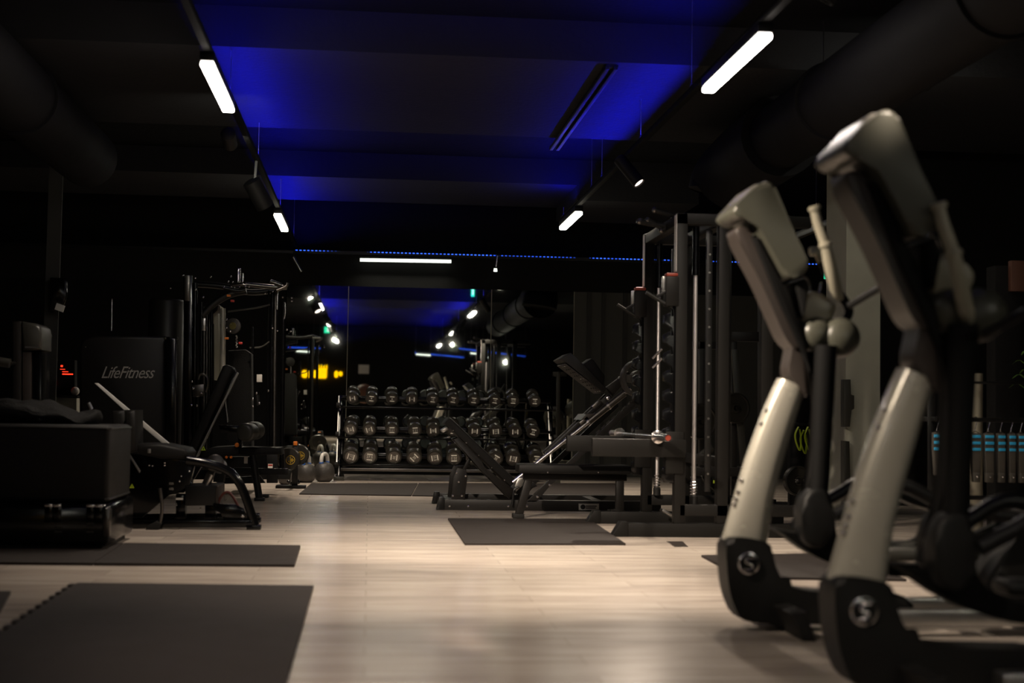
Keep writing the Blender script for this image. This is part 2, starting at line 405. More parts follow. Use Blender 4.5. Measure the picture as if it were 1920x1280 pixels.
def wall_lamp():
    a = at(675, 487, YM-0.10); b = at(846, 490, YM-0.10)
    t = thing('wall_linear_lamp', 'long thin white linear lamp under the cornice over the mirrors', 'lamp', (a.x, YM-0.05, a.z))
    MB().bar(a+Vector((0, 0.05, 0.03)), b+Vector((0, 0.05, 0.03)), 0.05, 0.03).build('housing', 'black_metal', t)
    MB().tube([a, b], 0.022, 10).build('diffuser', 'lamp_green', t)
    area('lamp_light', (0.5*(a+b)) + Vector((0, -0.03, -0.05)), (0.5*(a.x+b.x), YM-1.6, 0), b.x-a.x, 0.05, 6, (1.0, 0.95, 0.78), spread=math.radians(150))
wall_lamp()

def spotlight(px, label, body0, body1, r, hang, lens, Y, power=0, aim=None, ang=50):
    a = at(*body0, Y); b = at(*body1, Y-0.10) if lens else at(*body1, Y+0.10)
    t = thing('track_spotlight', label, 'spotlight', (a.x, a.y, HT), 'cylindrical spotlights on the tracks')
    d = (b-a).normalized(); L = (b-a).length
    MB().lathe([(r*0.7, 0), (r, 0.012), (r, L), (r*0.86, L), (r*0.80, L-0.02), (0.0, L-0.025)], a, d, 24).build('body', 'matte_black', t)
    MB().lathe([(r*0.80, 0), (r*0.80, 0.006), (0, 0.009)], a+d*(L-0.018), d, 24).build('lens', 'spot_lens', t)
    MB().bar(a+d*(L*0.25), (hang[0], (a+d*(L*0.25)).y, HT-0.001), 0.02, 0.02).build('bracket', 'black_metal', t)
    if power: spot('spot_light', b+d*0.02, aim if aim else b+d*3, power, ang, (1.0, 0.83, 0.66))
spotlight(0, 'black cylindrical spotlight with glowing lens on the right track', (1160, 296), (1199, 344), 0.052, (XR, 0), True, 11.25, 260, (0.7, 8.6, 0), 70)
spotlight(0, 'black cylindrical spotlight on the left track, turned away from view', (470, 338), (497, 388), 0.075, (XL, 0), False, 12.0, 150, (-0.2, 14.5, 0), 60)

# added spotlights out of view, each aimed to brighten a trainer or floor patch
def added_spot(x, y, aim, power, ang, label):
    t = thing('track_spotlight', label, 'spotlight', (x, y, HT), 'cylindrical spotlights on the tracks')
    a = Vector((x, y, HT-0.06)); d = (Vector(aim)-a).normalized(); b = a + d*0.24
    MB().lathe([(0.035, 0), (0.05, 0.012), (0.05, 0.24), (0.043, 0.24), (0.04, 0.22), (0.0, 0.215)], a, d, 20).build('body', 'matte_black', t)
    MB().tube([a+d*0.05, (x, y, HT-0.001)], 0.008, 8).build('bracket', 'black_metal', t)
    spot('spot_light', b+d*0.01, aim, power, ang, (1.0, 0.83, 0.66))
added_spot(XL, 6.2, (1.15, 9.3, 0), 1000, 56, 'added left track spotlight out of view, turned to the aisle')
added_spot(XR, 5.9, (0.5, 6.8, 0), 540, 60, 'added right track spotlight out of view, turned to the near floor')
added_spot(XL, 4.4, (1.42, 5.50, 1.12), 1150, 34, 'added left track spotlight out of view, aimed at the farther cross trainer')
added_spot(XR, 3.3, (1.42, 4.05, 1.62), 420, 13, 'added right track spotlight out of view, straight over the nearest cross trainer')
added_spot(XL, 2.0, (1.36, 4.02, 0.50), 190, 22, 'added left track spotlight out of view, on the column of the nearest cross trainer')
added_spot(XL, 2.9, (0.05, 4.8, 0), 240, 46, 'added left track spotlight out of view, on the floor nearest the viewer')
# ---------------------------------------------------------------- cross trainers (side-on, user side to the right)
YT = 5.33
def smooth(pts, n=6):
    """open Catmull-Rom through points"""
    P = [Vector(p) for p in pts]; out = []
    for i in range(len(P)-1):
        p0 = P[max(i-1, 0)]; p1 = P[i]; p2 = P[i+1]; p3 = P[min(i+2, len(P)-1)]
        for k in range(n):
            t = k/n
            out.append(0.5*((2*p1) + (-p0+p2)*t + (2*p0-5*p1+4*p2-p3)*t*t + (-p0+3*p1-3*p2+p3)*t*t*t))
    out.append(P[-1]); return out
def smooth_closed(pts, n=5):
    P = [Vector((p[0], p[1])) for p in pts]; N = len(P); out = []
    for i in range(N):
        p0, p1, p2, p3 = P[i-1], P[i], P[(i+1) % N], P[(i+2) % N]
        for k in range(n):
            t = k/n
            q = 0.5*((2*p1) + (-p0+p2)*t + (2*p0-5*p1+4*p2-p3)*t*t + (-p0+3*p1-3*p2+p3)*t*t*t)
            out.append((q.x, q.y))
    return out
def xzs(pts, Y, h):
    """outline of a body of half-depth h, so that its seen silhouette is pts"""
    q = xz(pts, Y); cx = sum(p[0] for p in q)/len(q); cz = sum(p[1] for p in q)/len(q)
    hx = max(max(abs(p[0]-cx) for p in q), 1e-3); hz = max(max(abs(p[1]-cz) for p in q), 1e-3)
    return [(x - x*h/Y*max(-1, min(1, 1.5*(x-cx)/hx)), z - (z-0.8)*h/Y*max(-1, min(1, 1.5*(z-cz)/hz))*(1 if abs(z-0.8) > 0.1 else 0)) for x, z in q]
def cross_trainer(label, hs=(0, 0)):
    X0 = at(1400, 1150, YT).x
    t = thing('cross_trainer', label, 'cross trainer', (X0, YT, 0.0), 'cross trainers in a row')
    c = lambda x, y, dy=0.0: at(x, y, YT) + Vector((0, dy, 0))
    # ---- boot of the front column, closed smooth outline
    boot = smooth_closed(xzs([(1352, 1010), (1374, 1007), (1410, 1012), (1436, 1022), (1440, 1045), (1449, 1070), (1466, 1090), (1500, 1100), (1545, 1104), (1700, 1112), (1700, 1160), (1560, 1160), (1440, 1158), (1385, 1154), (1366, 1134), (1353, 1100), (1348, 1060), (1347, 1030)], YT, 0.075), 3)
    MB().prism(boot, YT-0.075, YT+0.075, 0.022, 3).build('front_shroud', 'matte_black', t)
    # front stabiliser foot
    m = MB()
    m.prism(xzs([(1400, 1150), (1440, 1146), (1530, 1176), (1530, 1186), (1500, 1200), (1470, 1196), (1420, 1172)], YT, 0.30), YT-0.30, YT+0.30, 0.01)
    m.build('stabiliser', 'rubber', t)
    # rails on the floor towards the rear
    for dy in (-0.17, 0.17):
        b0 = c(1545, 1122, dy); 
        MB().box(X0+0.34, X0+1.85, YT+dy-0.035, YT+dy+0.035, 0.04, 0.10, 0.008).build('floor_rail', 'brushed_steel', t)
    MB().box(X0+1.70, X0+1.86, YT-0.30, YT+0.30, 0.0, 0.07, 0.01).build('rear_stabiliser', 'black_metal', t)
    # emblem ring with bar
    e = at(1403, 1056, YT-0.076)
    m = MB(); m.lathe([(0.035, 0), (0.042, 0), (0.042, 0.008), (0.035, 0.010)], e, (0, -1, 0), 28, loop=True)
    ring = m.build('emblem', 'chrome', t)
    m = MB(); m.lathe([(0.036, 0), (0.036, 0.003)], e, (0, -1, 0), 24); m.build('emblem_disc', 'matte_black', ring)
    sp = smooth([e+Vector((0.022, -0.008, 0.022)), e+Vector((-0.008, -0.008, 0.018)), e+Vector((-0.010, -0.008, 0.004)), e+Vector((0.012, -0.008, -0.004)), e+Vector((0.008, -0.008, -0.018)), e+Vector((-0.022, -0.008, -0.022))], 5)
    MB().tube(sp, 0.005, 8).build('emblem_letter', 'chrome', ring)
    # ---- silver column, bent and tapering
    L = [(1352, 1012), (1364, 970), (1378, 920), (1396, 860), (1412, 815), (1432, 762), (1450, 722), (1458, 706)]
    Rr = [(1438, 1024), (1442, 985), (1450, 935), (1462, 885), (1475, 840), (1490, 790), (1502, 752), (1508, 732)]
    pts = [(c(*a)+c(*b))*0.5 for a, b in zip(L, Rr)]; rad = [(c(*a)-c(*b)).length*0.5-0.003 for a, b in zip(L, Rr)]
    P2, R2 = [], []
    for i in range(len(pts)-1):
        for k in range(4): P2.append(pts[i].lerp(pts[i+1], k/4)); R2.append(rad[i]+(rad[i+1]-rad[i])*k/4)
    P2.append(pts[-1]); R2.append(rad[-1])
    # section: width in the picture plane = r, depth = 0.075 m half
    mb = MB(); rings = []
    n = 28
    for i, p in enumerate(P2):
        d = (P2[min(i+1, len(P2)-1)]-P2[max(i-1, 0)]).normalized(); s = Vector((0, 1, 0)); u = d.cross(s).normalized()
        ring_ = []
        for k in range(n):
            a = 2*PI*k/n; ca, sa = math.cos(a), math.sin(a)
            ex = 0.75
            ring_.append(mb.bm.verts.new(p + u*(R2[i]*math.copysign(abs(ca)**ex, ca)) + s*(0.050*math.copysign(abs(sa)**ex, sa))))
        rings.append(ring_)
    for A, B in zip(rings, rings[1:]):
        for k in range(n): mb.face([A[k], A[(k+1) % n], B[(k+1) % n], B[k]])
    mb.face(rings[0][::-1]); mb.face(rings[-1])
    col = mb.build('column', 'silver_paint', t, angle=60)
    for y_, x_ in ((770, 1424), (795, 1414), (900, 1377), (922, 1371), (935, 1367), (945, 1364)):
        MB().ball(c(x_+9, y_, -0.03), 0.007, 1, 1, 1.5, 8, 6).build('rivet', 'chrome', col)
    # grey neck
    MB().prism(smooth_closed(xzs([(1462, 700), (1468, 660), (1474, 628), (1492, 612), (1508, 640), (1512, 690), (1516, 742), (1500, 734), (1480, 718)], YT, 0.06), 3), YT-0.06, YT+0.06, 0.02, 3).build('neck', 'mid_plastic', t, angle=60)
    # stalk that carries the console
    MB().prism(smooth_closed(xzs([(1361, 432), (1370, 425), (1386, 428), (1400, 450), (1440, 520), (1480, 590), (1502, 640), (1496, 660), (1474, 640), (1450, 600), (1412, 530), (1372, 462)], YT, 0.075), 3), YT-0.075, YT+0.075, 0.02, 3).build('console_stalk', 'mid_plastic', t, angle=60)
    MB().prism(xzs([(1386, 440), (1402, 445), (1470, 560), (1512, 640), (1520, 700), (1500, 660), (1440, 560)], YT, 0.09), YT-0.09, YT+0.09, 0.01).build('stalk_spine', 'arm_black', t)
    # console: rounded shell, deeper than wide
    con = smooth_closed(xzs([(1350, 404), (1360, 386), (1385, 362), (1412, 346), (1428, 350), (1440, 366), (1470, 430), (1500, 492), (1505, 510), (1494, 524), (1472, 530), (1458, 524), (1430, 480), (1390, 420), (1366, 418)], YT, 0.06), 3)
    cs = MB().prism(con, YT-0.14, YT+0.14, 0.045, 4).build('console', 'console_plastic', t, angle=60)
    MB().prism(smooth_closed(xzs([(1352, 402), (1362, 385), (1386, 361), (1412, 345), (1427, 349), (1420, 360), (1390, 382)], YT, 0.13), 3), YT-0.125, YT+0.125, 0.010).build('console_cap', 'cap_plastic', cs, angle=60)
    a = c(1436, 372); b = c(1502, 498); nrm = (b-a).normalized(); up = Vector((-nrm.z, 0, nrm.x)); up = up if up.x > 0 else -up
    MB().bar(a+(b-a)*0.12+up*0.004, a+(b-a)*0.80+up*0.004, 0.20, 0.008, 0.002, up=up).build('screen', 'screen_glass', cs)
    MB().prism(xzs([(1466, 528), (1500, 520), (1518, 545), (1500, 600), (1478, 590)], YT, 0.10), YT-0.10, YT+0.10, 0.01).build('console_base', 'arm_black', t)
    # cream bracket, hub ball
    MB().prism(smooth_closed(xzs([(1491, 566), (1500, 550), (1520, 545), (1545, 556), (1568, 572), (1562, 600), (1530, 612), (1500, 612), (1488, 600)], YT, 0.06), 3), YT-0.06, YT+0.06, 0.018, 3).build('bracket', 'cream_plastic', t, angle=60)
    MB().ball(c(1495, 562, -0.07), 0.02).build('bracket_knob', 'cream_plastic', t)
    hub = c(1566, 634)
    MB().lathe([(0.0, -0.115), (0.045, -0.11), (0.070, -0.085), (0.080, -0.04), (0.080, 0.04), (0.070, 0.085), (0.045, 0.11), (0, 0.115)], hub, (0, 1, 0), 32).build('pivot_cover', 'console_plastic', t, angle=60)
    MB().lathe([(0, -0.10), (0.042, -0.095), (0.066, -0.06), (0.070, 0.0), (0.066, 0.06), (0.042, 0.095), (0, 0.10)], c(1522, 628), (0, 1, 0), 32).build('pivot_cover', 'console_plastic', t, angle=60)
    # heart-rate wires
    MB().tube(smooth([c(1503, 516), c(1514, 524), c(1519, 540), c(1519, 552)], 4), 0.006, 8).build('cable', 'chrome', t)
    MB().tube(smooth([c(1530, 556), c(1537, 545), c(1540, 530)], 4), 0.007, 8).build('cable', 'chrome', t)
    # fixed handle (cream, with ribbed sleeve)
    h = MB().tube([c(1503+hs[0], 404+hs[1], -0.16), c(1508+hs[0], 425+hs[1], -0.16), c(1523+hs[0], 468+hs[1], -0.16), c(1532+hs[0], 500+hs[1], -0.15), c(1548+hs[0], 545+hs[1], -0.12), c(1560+hs[0], 560+hs[1], -0.08)], [0.017, 0.019, 0.020, 0.024, 0.024, 0.02], 14).build('fixed_handle', 'cream_plastic', t)
    for x_, y_, r_ in ((1503, 402, 0.024), (1523, 468, 0.026)):
        p = c(x_+hs[0], y_+hs[1], -0.16); MB().lathe([(r_, -0.006), (r_, 0.006), (r_*0.8, 0.010)], p, (-0.3, 0, 1), 16).build('collar', 'cream_plastic', h)
    MB().tube(smooth([c(1545+hs[0], 462+hs[1], 0.18), c(1560+hs[0], 463+hs[1], 0.18), c(1568+hs[0], 482+hs[1], 0.18)], 4), [0.018]*9, 12).build('hand_grip', 'cream_plastic', t)
    MB().tube(smooth([c(1568+hs[0], 482+hs[1], 0.18), c(1590+hs[0], 525+hs[1], 0.18), (c(1618+hs[0], 566+hs[1], 0.18)), c(1618+hs[0], 585+hs[1], 0.17), c(1598+hs[0], 605+hs[1], 0.14)], 5), 0.018, 12).build('moving_handle', 'arm_black', t)
    MB().tube([c(1570+hs[0], 578+hs[1], -0.14), c(1642+hs[0], 520+hs[1], -0.40)], 0.014, 12).build('side_handle', 'black_metal', t)
    # swing arm down to the pedal bar
    for dy in (-0.10, 0.10):
        o_ = 14*dy/0.10
        MB().tube([c(1547+o_, 650, dy), c(1542+o_, 760, dy), c(1536+o_, 900, dy), c(1528+o_, 960, dy)], [0.042, 0.040, 0.036, 0.04], 14).build('swing_arm', 'arm_black', t)
        MB().prism(smooth_closed([(x+(o_*5.33/2667), z) for x, z in xz([(1498, 940), (1512, 916), (1535, 912), (1550, 930), (1554, 975), (1546, 1010), (1528, 1022), (1504, 1010), (1496, 980)], YT)], 3), YT+dy-0.045, YT+dy+0.045, 0.018, 3).build('arm_cap', 'matte_black', t, angle=60)
        q = X0 + 0.27
        MB().tube(smooth([c(1540, 960, dy*1.6), c(1590, 935, dy*1.6), c(1660, 905, dy*1.6), Vector((X0+0.78, YT+dy*1.6, 0.47)), Vector((X0+1.35, YT+dy*1.6, 0.40))], 5), 0.026, 12).build('pedal_arm', 'black_metal', t)
        MB().bar((X0+0.48, YT+dy*1.3, 0.30), (X0+0.84, YT+dy*1.3, 0.30), 0.13, 0.05, 0.02).build('pedal', 'grey_plastic', t)
        MB().bar((X0+0.66, YT+dy*1.3, 0.30), (X0+0.98, YT+dy*1.5, 0.43), 0.04, 0.03, 0.006).build('pedal_link', 'arm_black', t)
    # curved lower guard running to the rear drive
    MB().prism(smooth_closed(xzs([(1440, 990), (1456, 1000), (1500, 1030), (1560, 1055), (1640, 1072), (1760, 1076), (1760, 1058), (1660, 1050), (1590, 1030), (1560, 1005), (1556, 960), (1545, 950), (1540, 985), (1500, 1000)], YT, 0.05), 3), YT-0.05, YT+0.05, 0.012, 2).build('lower_guard', 'arm_black', t, angle=60)
    MB().prism(smooth_closed(xzs([(1505, 640), (1530, 650), (1555, 655), (1552, 760), (1546, 900), (1520, 970), (1480, 988), (1505, 930), (1522, 800), (1524, 740)], YT, 0.035), 3), YT-0.035, YT+0.035, 0.01, 2).build('rear_column', 'arm_black', t, angle=60)
    # drive housing at the rear (right, mostly outside the picture)
    MB().prism(smooth_closed([(X0+0.95, 0.10), (X0+1.0, 0.35), (X0+1.25, 0.52), (X0+1.6, 0.50), (X0+1.82, 0.30), (X0+1.85, 0.10)], 4), YT-0.13, YT+0.13, 0.03, 3).build('drive_housing', 'matte_black', t, angle=60)
    t.location.y = YT
    return t
ct1 = cross_trainer('cross trainer with pale silver column and lit console, the one farther from view')
ct2 = cross_trainer('nearest cross trainer in the right foreground, larger, with shadowed brownish column', (-16, 85))
ct2.location = (ct1.location.x - 0.01, 4.05, 0)
# ---------------------------------------------------------------- dumbbell rack and its dumbbells
YR = 16.95
def rack():
    xl = at(636, 900, YR).x; xr = at(1034, 900, YR).x
    t = thing('dumbbell_rack', 'black three-tier dumbbell rack standing in front of the mirrors', 'rack', (0.5*(xl+xr), YR, 0))
    tiers = [(at(800, 762, YR).z, YR+0.22), (at(800, 816, YR).z, YR+0.08), (at(800, 872, YR).z, YR-0.06)]
    for s, x in ((0, xl), (1, xr)):
        m = MB()
        m.bar((x, YR-0.14, 0.04), (x, YR+0.30, at(x*0+800, 744, YR).z), 0.05, 0.05, 0.006)
        m.bar((x, YR+0.34, 0.04), (x, YR+0.34, 0.88), 0.05, 0.05, 0.006)
        m.bar((x, YR-0.30, 0.03), (x, YR+0.40, 0.03), 0.06, 0.05, 0.006)
        fr = m.build('side_frame', 'gloss_black', t)
        MB().box(x-0.06, x+0.06, YR-0.36, YR-0.24, 0.0, 0.045, 0.006).build('foot', 'grey_plastic', t)
        MB().box(x-0.05, x+0.05, YR+0.36, YR+0.44, 0.0, 0.045, 0.006).build('foot', 'grey_plastic', t)
        for z, y in tiers:
            MB().lathe([(0.032, -0.02), (0.032, 0.02)], (x+(0.035 if s else -0.035), y-0.10, z), (1, 0, 0), 16).build('end_cap', 'rubber', t)
        # bright edge of the frame
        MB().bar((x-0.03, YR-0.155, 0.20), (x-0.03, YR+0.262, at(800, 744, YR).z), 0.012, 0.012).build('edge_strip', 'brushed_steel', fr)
    for k, (z, y) in enumerate(tiers):
        fy = (749.5, 807.5, 858.5)[k]; R = (0.074, 0.082, 0.092)[k]
        half = 0.062 + (0.115 if k < 2 else 0.145)
        zc = at(835, fy, y-half).z + half*math.sin(math.radians(15)) - 0.040
        for dy in (-0.033, 0.033):
            MB().bar((xl, y+dy, zc+dy*0.27), (xr, y+dy, zc+dy*0.27), 0.024, 0.040, 0.004).build('shelf_rail', 'gloss_black', t)
        zl = at(835, (766, 822.5, 873.5)[k], y-half-0.02).z
        MB().bar((xl, y-half-0.02, zl), (xr, y-half-0.02, zl), 0.012, 0.022, 0.002).build('shelf_lip', 'gloss_black', t)
        for x in (xl, xr):
            MB().bar((x, y-half-0.02, zl), (x, y+0.06, zc), 0.02, 0.03, 0.002).build('rail_bracket', 'gloss_black', t)
    z = at(800, 881, YR-0.3).z
    MB().box(xl+0.02, xr-0.02, YR-0.30, YR-0.10, z-0.02, z+0.012, 0.003).build('bottom_tray', 'dark_steel', t)
    MB().box(xl+0.02, xr-0.02, YR+0.33, YR+0.37, 0.10, 0.30, 0.004).build('rear_brace', 'gloss_black', t)
    return tiers
tiers = rack()
def make_dumbbell(R, body, face):
    """axis along y, origin at the middle; returns parts as meshes"""
    L = 0.115 if R < 0.085 else 0.145
    hl = 0.062
    seg = 12
    def head(s):
        m = MB(); o = (0, s*hl, 0); d = (0, s, 0)
        m.lathe([(R*0.55, 0), (R*0.94, 0.006), (R, 0.018), (R, L*0.50), (R*0.95, L*0.53), (R*0.95, L*0.57), (R, L*0.60), (R, L-0.014), (R*0.93, L-0.003), (R*0.78, L), (R*0.74, L-0.005), (0, L-0.005)], o, d, seg*2)
        return m
    return L, hl, head
DB = {}
def db_proto(R, label):
    t = thing('dumbbell', label, 'dumbbell', (0, 0, 0), 'dumbbells on the rack')
    L, hl, head = make_dumbbell(R, 0, 0)
    MB().lathe([(0.014, -hl-0.01), (0.014, -0.03), (0.0165, 0), (0.014, 0.03), (0.014, hl+0.01)], (0, 0, 0), (0, 1, 0), 14).build('handle', 'dark_steel', t)
    for s in (-1, 1):
        h = head(s).build('head', 'dumbbell_rubber', t, angle=25)
        MB().lathe([(R*0.79, 0), (R*0.75, 0.003)], (0, s*(hl+L-0.006), 0), (0, s, 0), 24).build('face_ring', 'dark_steel', h)
    return t, L+hl
row_px = [
  # tier 0: x, y of front face centre, text, roll in degrees
  (0, 0.074, [(661, 748, '8', 80), (697, 748.5, '9', 5), (735, 749, '6', 3), (773, 750, '4', 90), (811.5, 750, '12', 5), (850, 751, '12', 8), (889, 751.5, '10', 6), (928, 752, '14', 8), (963, 752.5, '12.5', 3), (1003, 753, '15', 2)]),
  (1, 0.082, [(658, 805, '18', 78), (693, 806, '16', -105), (735, 807, '17.5', 180), (778, 808, '17.5', 175), (813, 808, '20', 85), (850, 809, '20', 0), (890, 809.5, '22', -88), (929, 810, '22.5', 85), (966, 811, '25', 88), (1000, 811, '24', 15)]),
  (2, 0.092, [(657, 856, '27.5', 105), (694, 857, '27.5', 5), (738, 857, '30', 95), (777, 858, '30', 45), (816, 858, '32.5', 80), (852, 859, '32.5', 178), (888, 860, '35', 0), (929, 860, '35', 30), (963, 861, '37.5', 100), (1006, 861, '40', 4)]),
]
tier_word = ['top tier', 'middle tier', 'bottom tier']
ordw = ['first', 'second', 'third', 'fourth', 'fifth', 'sixth', 'seventh', 'eighth', 'ninth', 'tenth']
for k, R, row in row_px:
    proto = None
    z, y = tiers[k]
    for j, (px, py, txt, rl) in enumerate(row):
        side = ('leftmost' if j == 0 else 'rightmost' if j == 9 else ordw[j]+' from the left')
        lab = 'black rubber dumbbell on the %s of the rack, %s' % (tier_word[k], side)
        if proto is None:
            t, half = db_proto(R, lab); proto = t
        else:
            t = copy_tree(proto)
            for c_ in list(t.children):
                if c_.name.startswith('weight_print'):
                    bpy.data.objects.remove(c_)
            t['label'] = lab
        tilt = math.radians(15)
        yf = y - half*math.cos(tilt)*1.0
        p = at(px, py + (0 if k else 2), yf)
        # centre of the dumbbell from its front face centre
        yaw = random.uniform(-0.03, 0.03)
        cx = p.x; cz = at(835, (749.5, 807.5, 858.5)[k], yf).z + half*math.sin(tilt)
        # rest on the rails: seat of the heads
        t.location = (cx, y, cz)
        t.rotation_euler = (tilt, 0, yaw)
        # print on the front face
        s = R*1.0
        tm = text_mesh(txt, s*0.46, 0.0004)
        bars = MB(); 
        for q in (-1, 1): bars.box(-s*0.36, s*0.36, -0.0005, 0.0005, q*s*0.36-s*0.075, q*s*0.36+s*0.075)
        bmt = bmesh.new(); bmt.from_mesh(tm); me2 = bpy.data.meshes.new('tmp'); bars.bm.to_mesh(me2); bmt.from_mesh(me2); bars.bm.free(); bpy.data.meshes.remove(me2)
        bmt.to_mesh(tm); bmt.free()
        tm.transform(Matrix.Rotation(math.radians(rl), 4, 'Y'))
        tm.transform(Matrix.Translation((0, -(half+0.001), 0)))
        tm.materials.clear(); tm.materials.append(MATS['white_print'])
        o = bpy.data.objects.new('weight_print', tm); COL.objects.link(o); o.parent = t
def ybox(name, label, x0, x1, y0, y1, z1, m, cat, bev=0.002):
    o = MB().box(x0, x1, y0, y1, 0.0, z1, bev).build(name, m); return tag(o, label, cat)
# ---------------------------------------------------------------- smith machine / power rack, barbell, bench
def bolt(p, r=0.009, d=(0, -1, 0), parent=None, name='bolt'):
    return MB().lathe([(r, 0), (r, 0.004), (r*0.6, 0.007), (0, 0.007)], p, d, 10).build(name, 'chrome', parent)
def power_rack():
    YN, YF = 9.40, 10.52
    XF, XB = 2.07, 2.36
    H = 2.17
    t = thing('power_rack', 'tall black power rack with silver guide rods in the middle right', 'rack', (XF, 9.96, 0))
    for Y in (YN, YF):
        MB().box(XF-.0375, XF+.0375, Y-.0375, Y+.0375, 0.08, H, 0.004).build('front_upright', 'frame_black', t)
        u = MB().box(XB-.0375, XB+.0375, Y-.0375, Y+.0375, 0.08, H, 0.004).build('rear_upright', 'frame_black', t)
        MB().box(XF, XB+0.6, Y-.0375, Y+.0375, 0.14, 0.215, 0.004).build('side_crossbar', 'frame_black', t)
        MB().box(XF-0.04, XB+0.6, Y-.0375, Y+.0375, H-0.075, H, 0.004).build('top_beam', 'frame_black', t)
        x0 = 1.62
        MB().box(x0+0.10, XB+0.75, Y-.05, Y+.05, 0.0, 0.09, 0.004).build('base_beam', 'frame_black', t)
        MB().prism([(x0-0.01, 0.0), (x0+0.10, 0.0), (x0+0.10, 0.098), (x0+0.05, 0.098)], Y-.055, Y+.055, 0.004).build('base_foot', 'frame_black', t)
        MB().box(2.62, 2.70, Y-.0375, Y+.0375, 0.08, H, 0.004).build('storage_upright', 'frame_black', t)
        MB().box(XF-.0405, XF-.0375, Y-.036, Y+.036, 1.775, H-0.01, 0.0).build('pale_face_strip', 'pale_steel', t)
        # guide rod, sleeve, buffer spring
        xr = 2.185 if Y == YN else 2.138; yr = Y + (0.06 if Y == YN else -0.06)
        MB().tube([(xr, yr, 0.22), (xr, yr, H-0.08)], 0.0140, 16).build('guide_rod', 'rod_steel', t)
        MB().tube([(xr, yr, 1.76), (xr, yr, H-0.08)], 0.024, 16).build('guide_sleeve', 'gloss_black', t)
        sp = [(xr+0.022*math.cos(a*0.7), yr+0.022*math.sin(a*0.7), 0.27+0.0022*a) for a in range(46)]
        MB().tube(sp, 0.004, 6).build('buffer_spring', 'chrome', t)
        MB().lathe([(0.028, 0), (0.028, 0.05), (0.02, 0.06)], (xr, yr, 0.215), n=16).build('buffer', 'rubber', t)
        # hole strip: pins on the inner rear post
        xs = 2.275
        st = MB().box(xs-0.02, xs+0.02, Y+0.03, Y+0.06, 0.3, H-0.1, 0.003).build('hole_strip', 'black_metal', t)
        m = MB()
        z = 0.42
        while z < 2.0:
            m.lathe([(0.008, 0), (0.008, 0.003)], (xs, Y+0.03, z), (0, -1, 0), 8); z += 0.1235
        m.build('strip_holes', 'brushed_steel', st)
        # toothed catch plates
        xt = 1.99
        poly = [(xt+0.05, 0.36)]
        z = 0.40; poly.append((xt-0.02, 0.36))
        while z < 1.48:
            poly += [(xt-0.035, z), (xt-0.035, z+0.055), (xt+0.005, z+0.075), (xt+0.012, z+0.045), (xt+0.03, z+0.05), (xt+0.02, z+0.10), (xt-0.01, z+0.12)]
            z += 0.128
        poly += [(xt-0.02, 1.54), (xt+0.05, 1.54)]
        MB().prism(poly, Y-0.025, Y-0.013, 0.001).build('catch_plate', 'gloss_black', t, angle=30)
        MB().prism(poly, Y+0.013, Y+0.025, 0.001).build('catch_plate', 'gloss_black', t, angle=30)
        MB().box(xt-0.03, xt+0.06, Y-0.045, Y+0.045, 1.54, 1.74, 0.008).build('spotter_housing', 'frame_black', t)
        MB().box(xt-0.025, xt+0.055, Y-0.04, Y+0.04, 1.74, 1.765, 0.008).build('housing_cap', 'worn_red', t)
        MB().tube([(xt-0.16, Y-0.02, 1.63), (xt-0.03, Y-0.02, 1.555), (xt+0.02, Y-0.02, 1.54)], 0.013, 10).build('catch_handle', 'black_metal', t)
        MB().bar((xt-0.09, Y-0.02, 1.60), (xt+0.01, Y-0.02, 1.66), 0.02, 0.02, 0.003).build('catch_lever', 'black_metal', t)
        MB().box(xt-0.05, xt-0.03, Y-0.02, Y+0.02, 1.62, 1.74, 0.002).build('catch_spring', 'brushed_steel', t)
        # spotter arm
        MB().box(1.47, XF+0.03, Y-0.035+(-0.05 if Y == YN else 0.05), Y+0.035+(-0.05 if Y == YN else 0.05), 0.53, 0.648, 0.004).build('spotter_arm', 'frame_black', t)
        MB().box(1.97, XF+0.02, Y-0.05, Y+0.05, 0.42, 0.70, 0.004).build('arm_bracket', 'frame_black', t)
        # storage pegs with nothing on them, chrome
        for z in (1.05, 1.15):
            MB().tube([(XF+0.03, Y+0.09, z-0.03), (XF-0.03, Y+0.40, z+0.03)], 0.0, 10) if False else None
    for z in (1.215, 1.145):
        MB().tube([at(1223, 690-(z-1.145)*255, 10.3), at(1241, 672-(z-1.145)*255, 10.3)], 0.010, 10).build('storage_peg', 'chrome', t)
    for x, z in ((XF, H-0.04), (XB, H-0.04), (2.66, H-0.04), (2.66, 0.12), (XB, 0.5)):
        MB().box(x-.035, x+.035, YN, YF, z-.035, z+.035, 0.004).build('cross_member', 'frame_black', t)
    # pull-up grips
    for a, b in (((1228, 394), (1268, 406)), ((1214, 413), (1240, 426)), ((1199, 415), (1222, 420)), ((1240, 432), (1258, 424))):
        MB().tube([at(*a, 9.75), at(*b, 9.75)], 0.020, 12).build('pull_up_grip', 'rubber', t)
        p = at(*a, 9.75); MB().ball(p, 0.022, u=10, v=8).build('grip_end', 'dark_steel', t)
    MB().tube([at(1222, 420, 9.75), (XF+0.05, 9.75, H-0.05)], 0.018, 10).build('pull_up_bar', 'black_metal', t)
    # little levelling pedal at the foot
    MB().bar(at(1240, 955, 10.3), at(1262, 968, 10.3), 0.10, 0.02, 0.004).build('foot_pedal', 'brushed_steel', t)
    return t
power_rack()
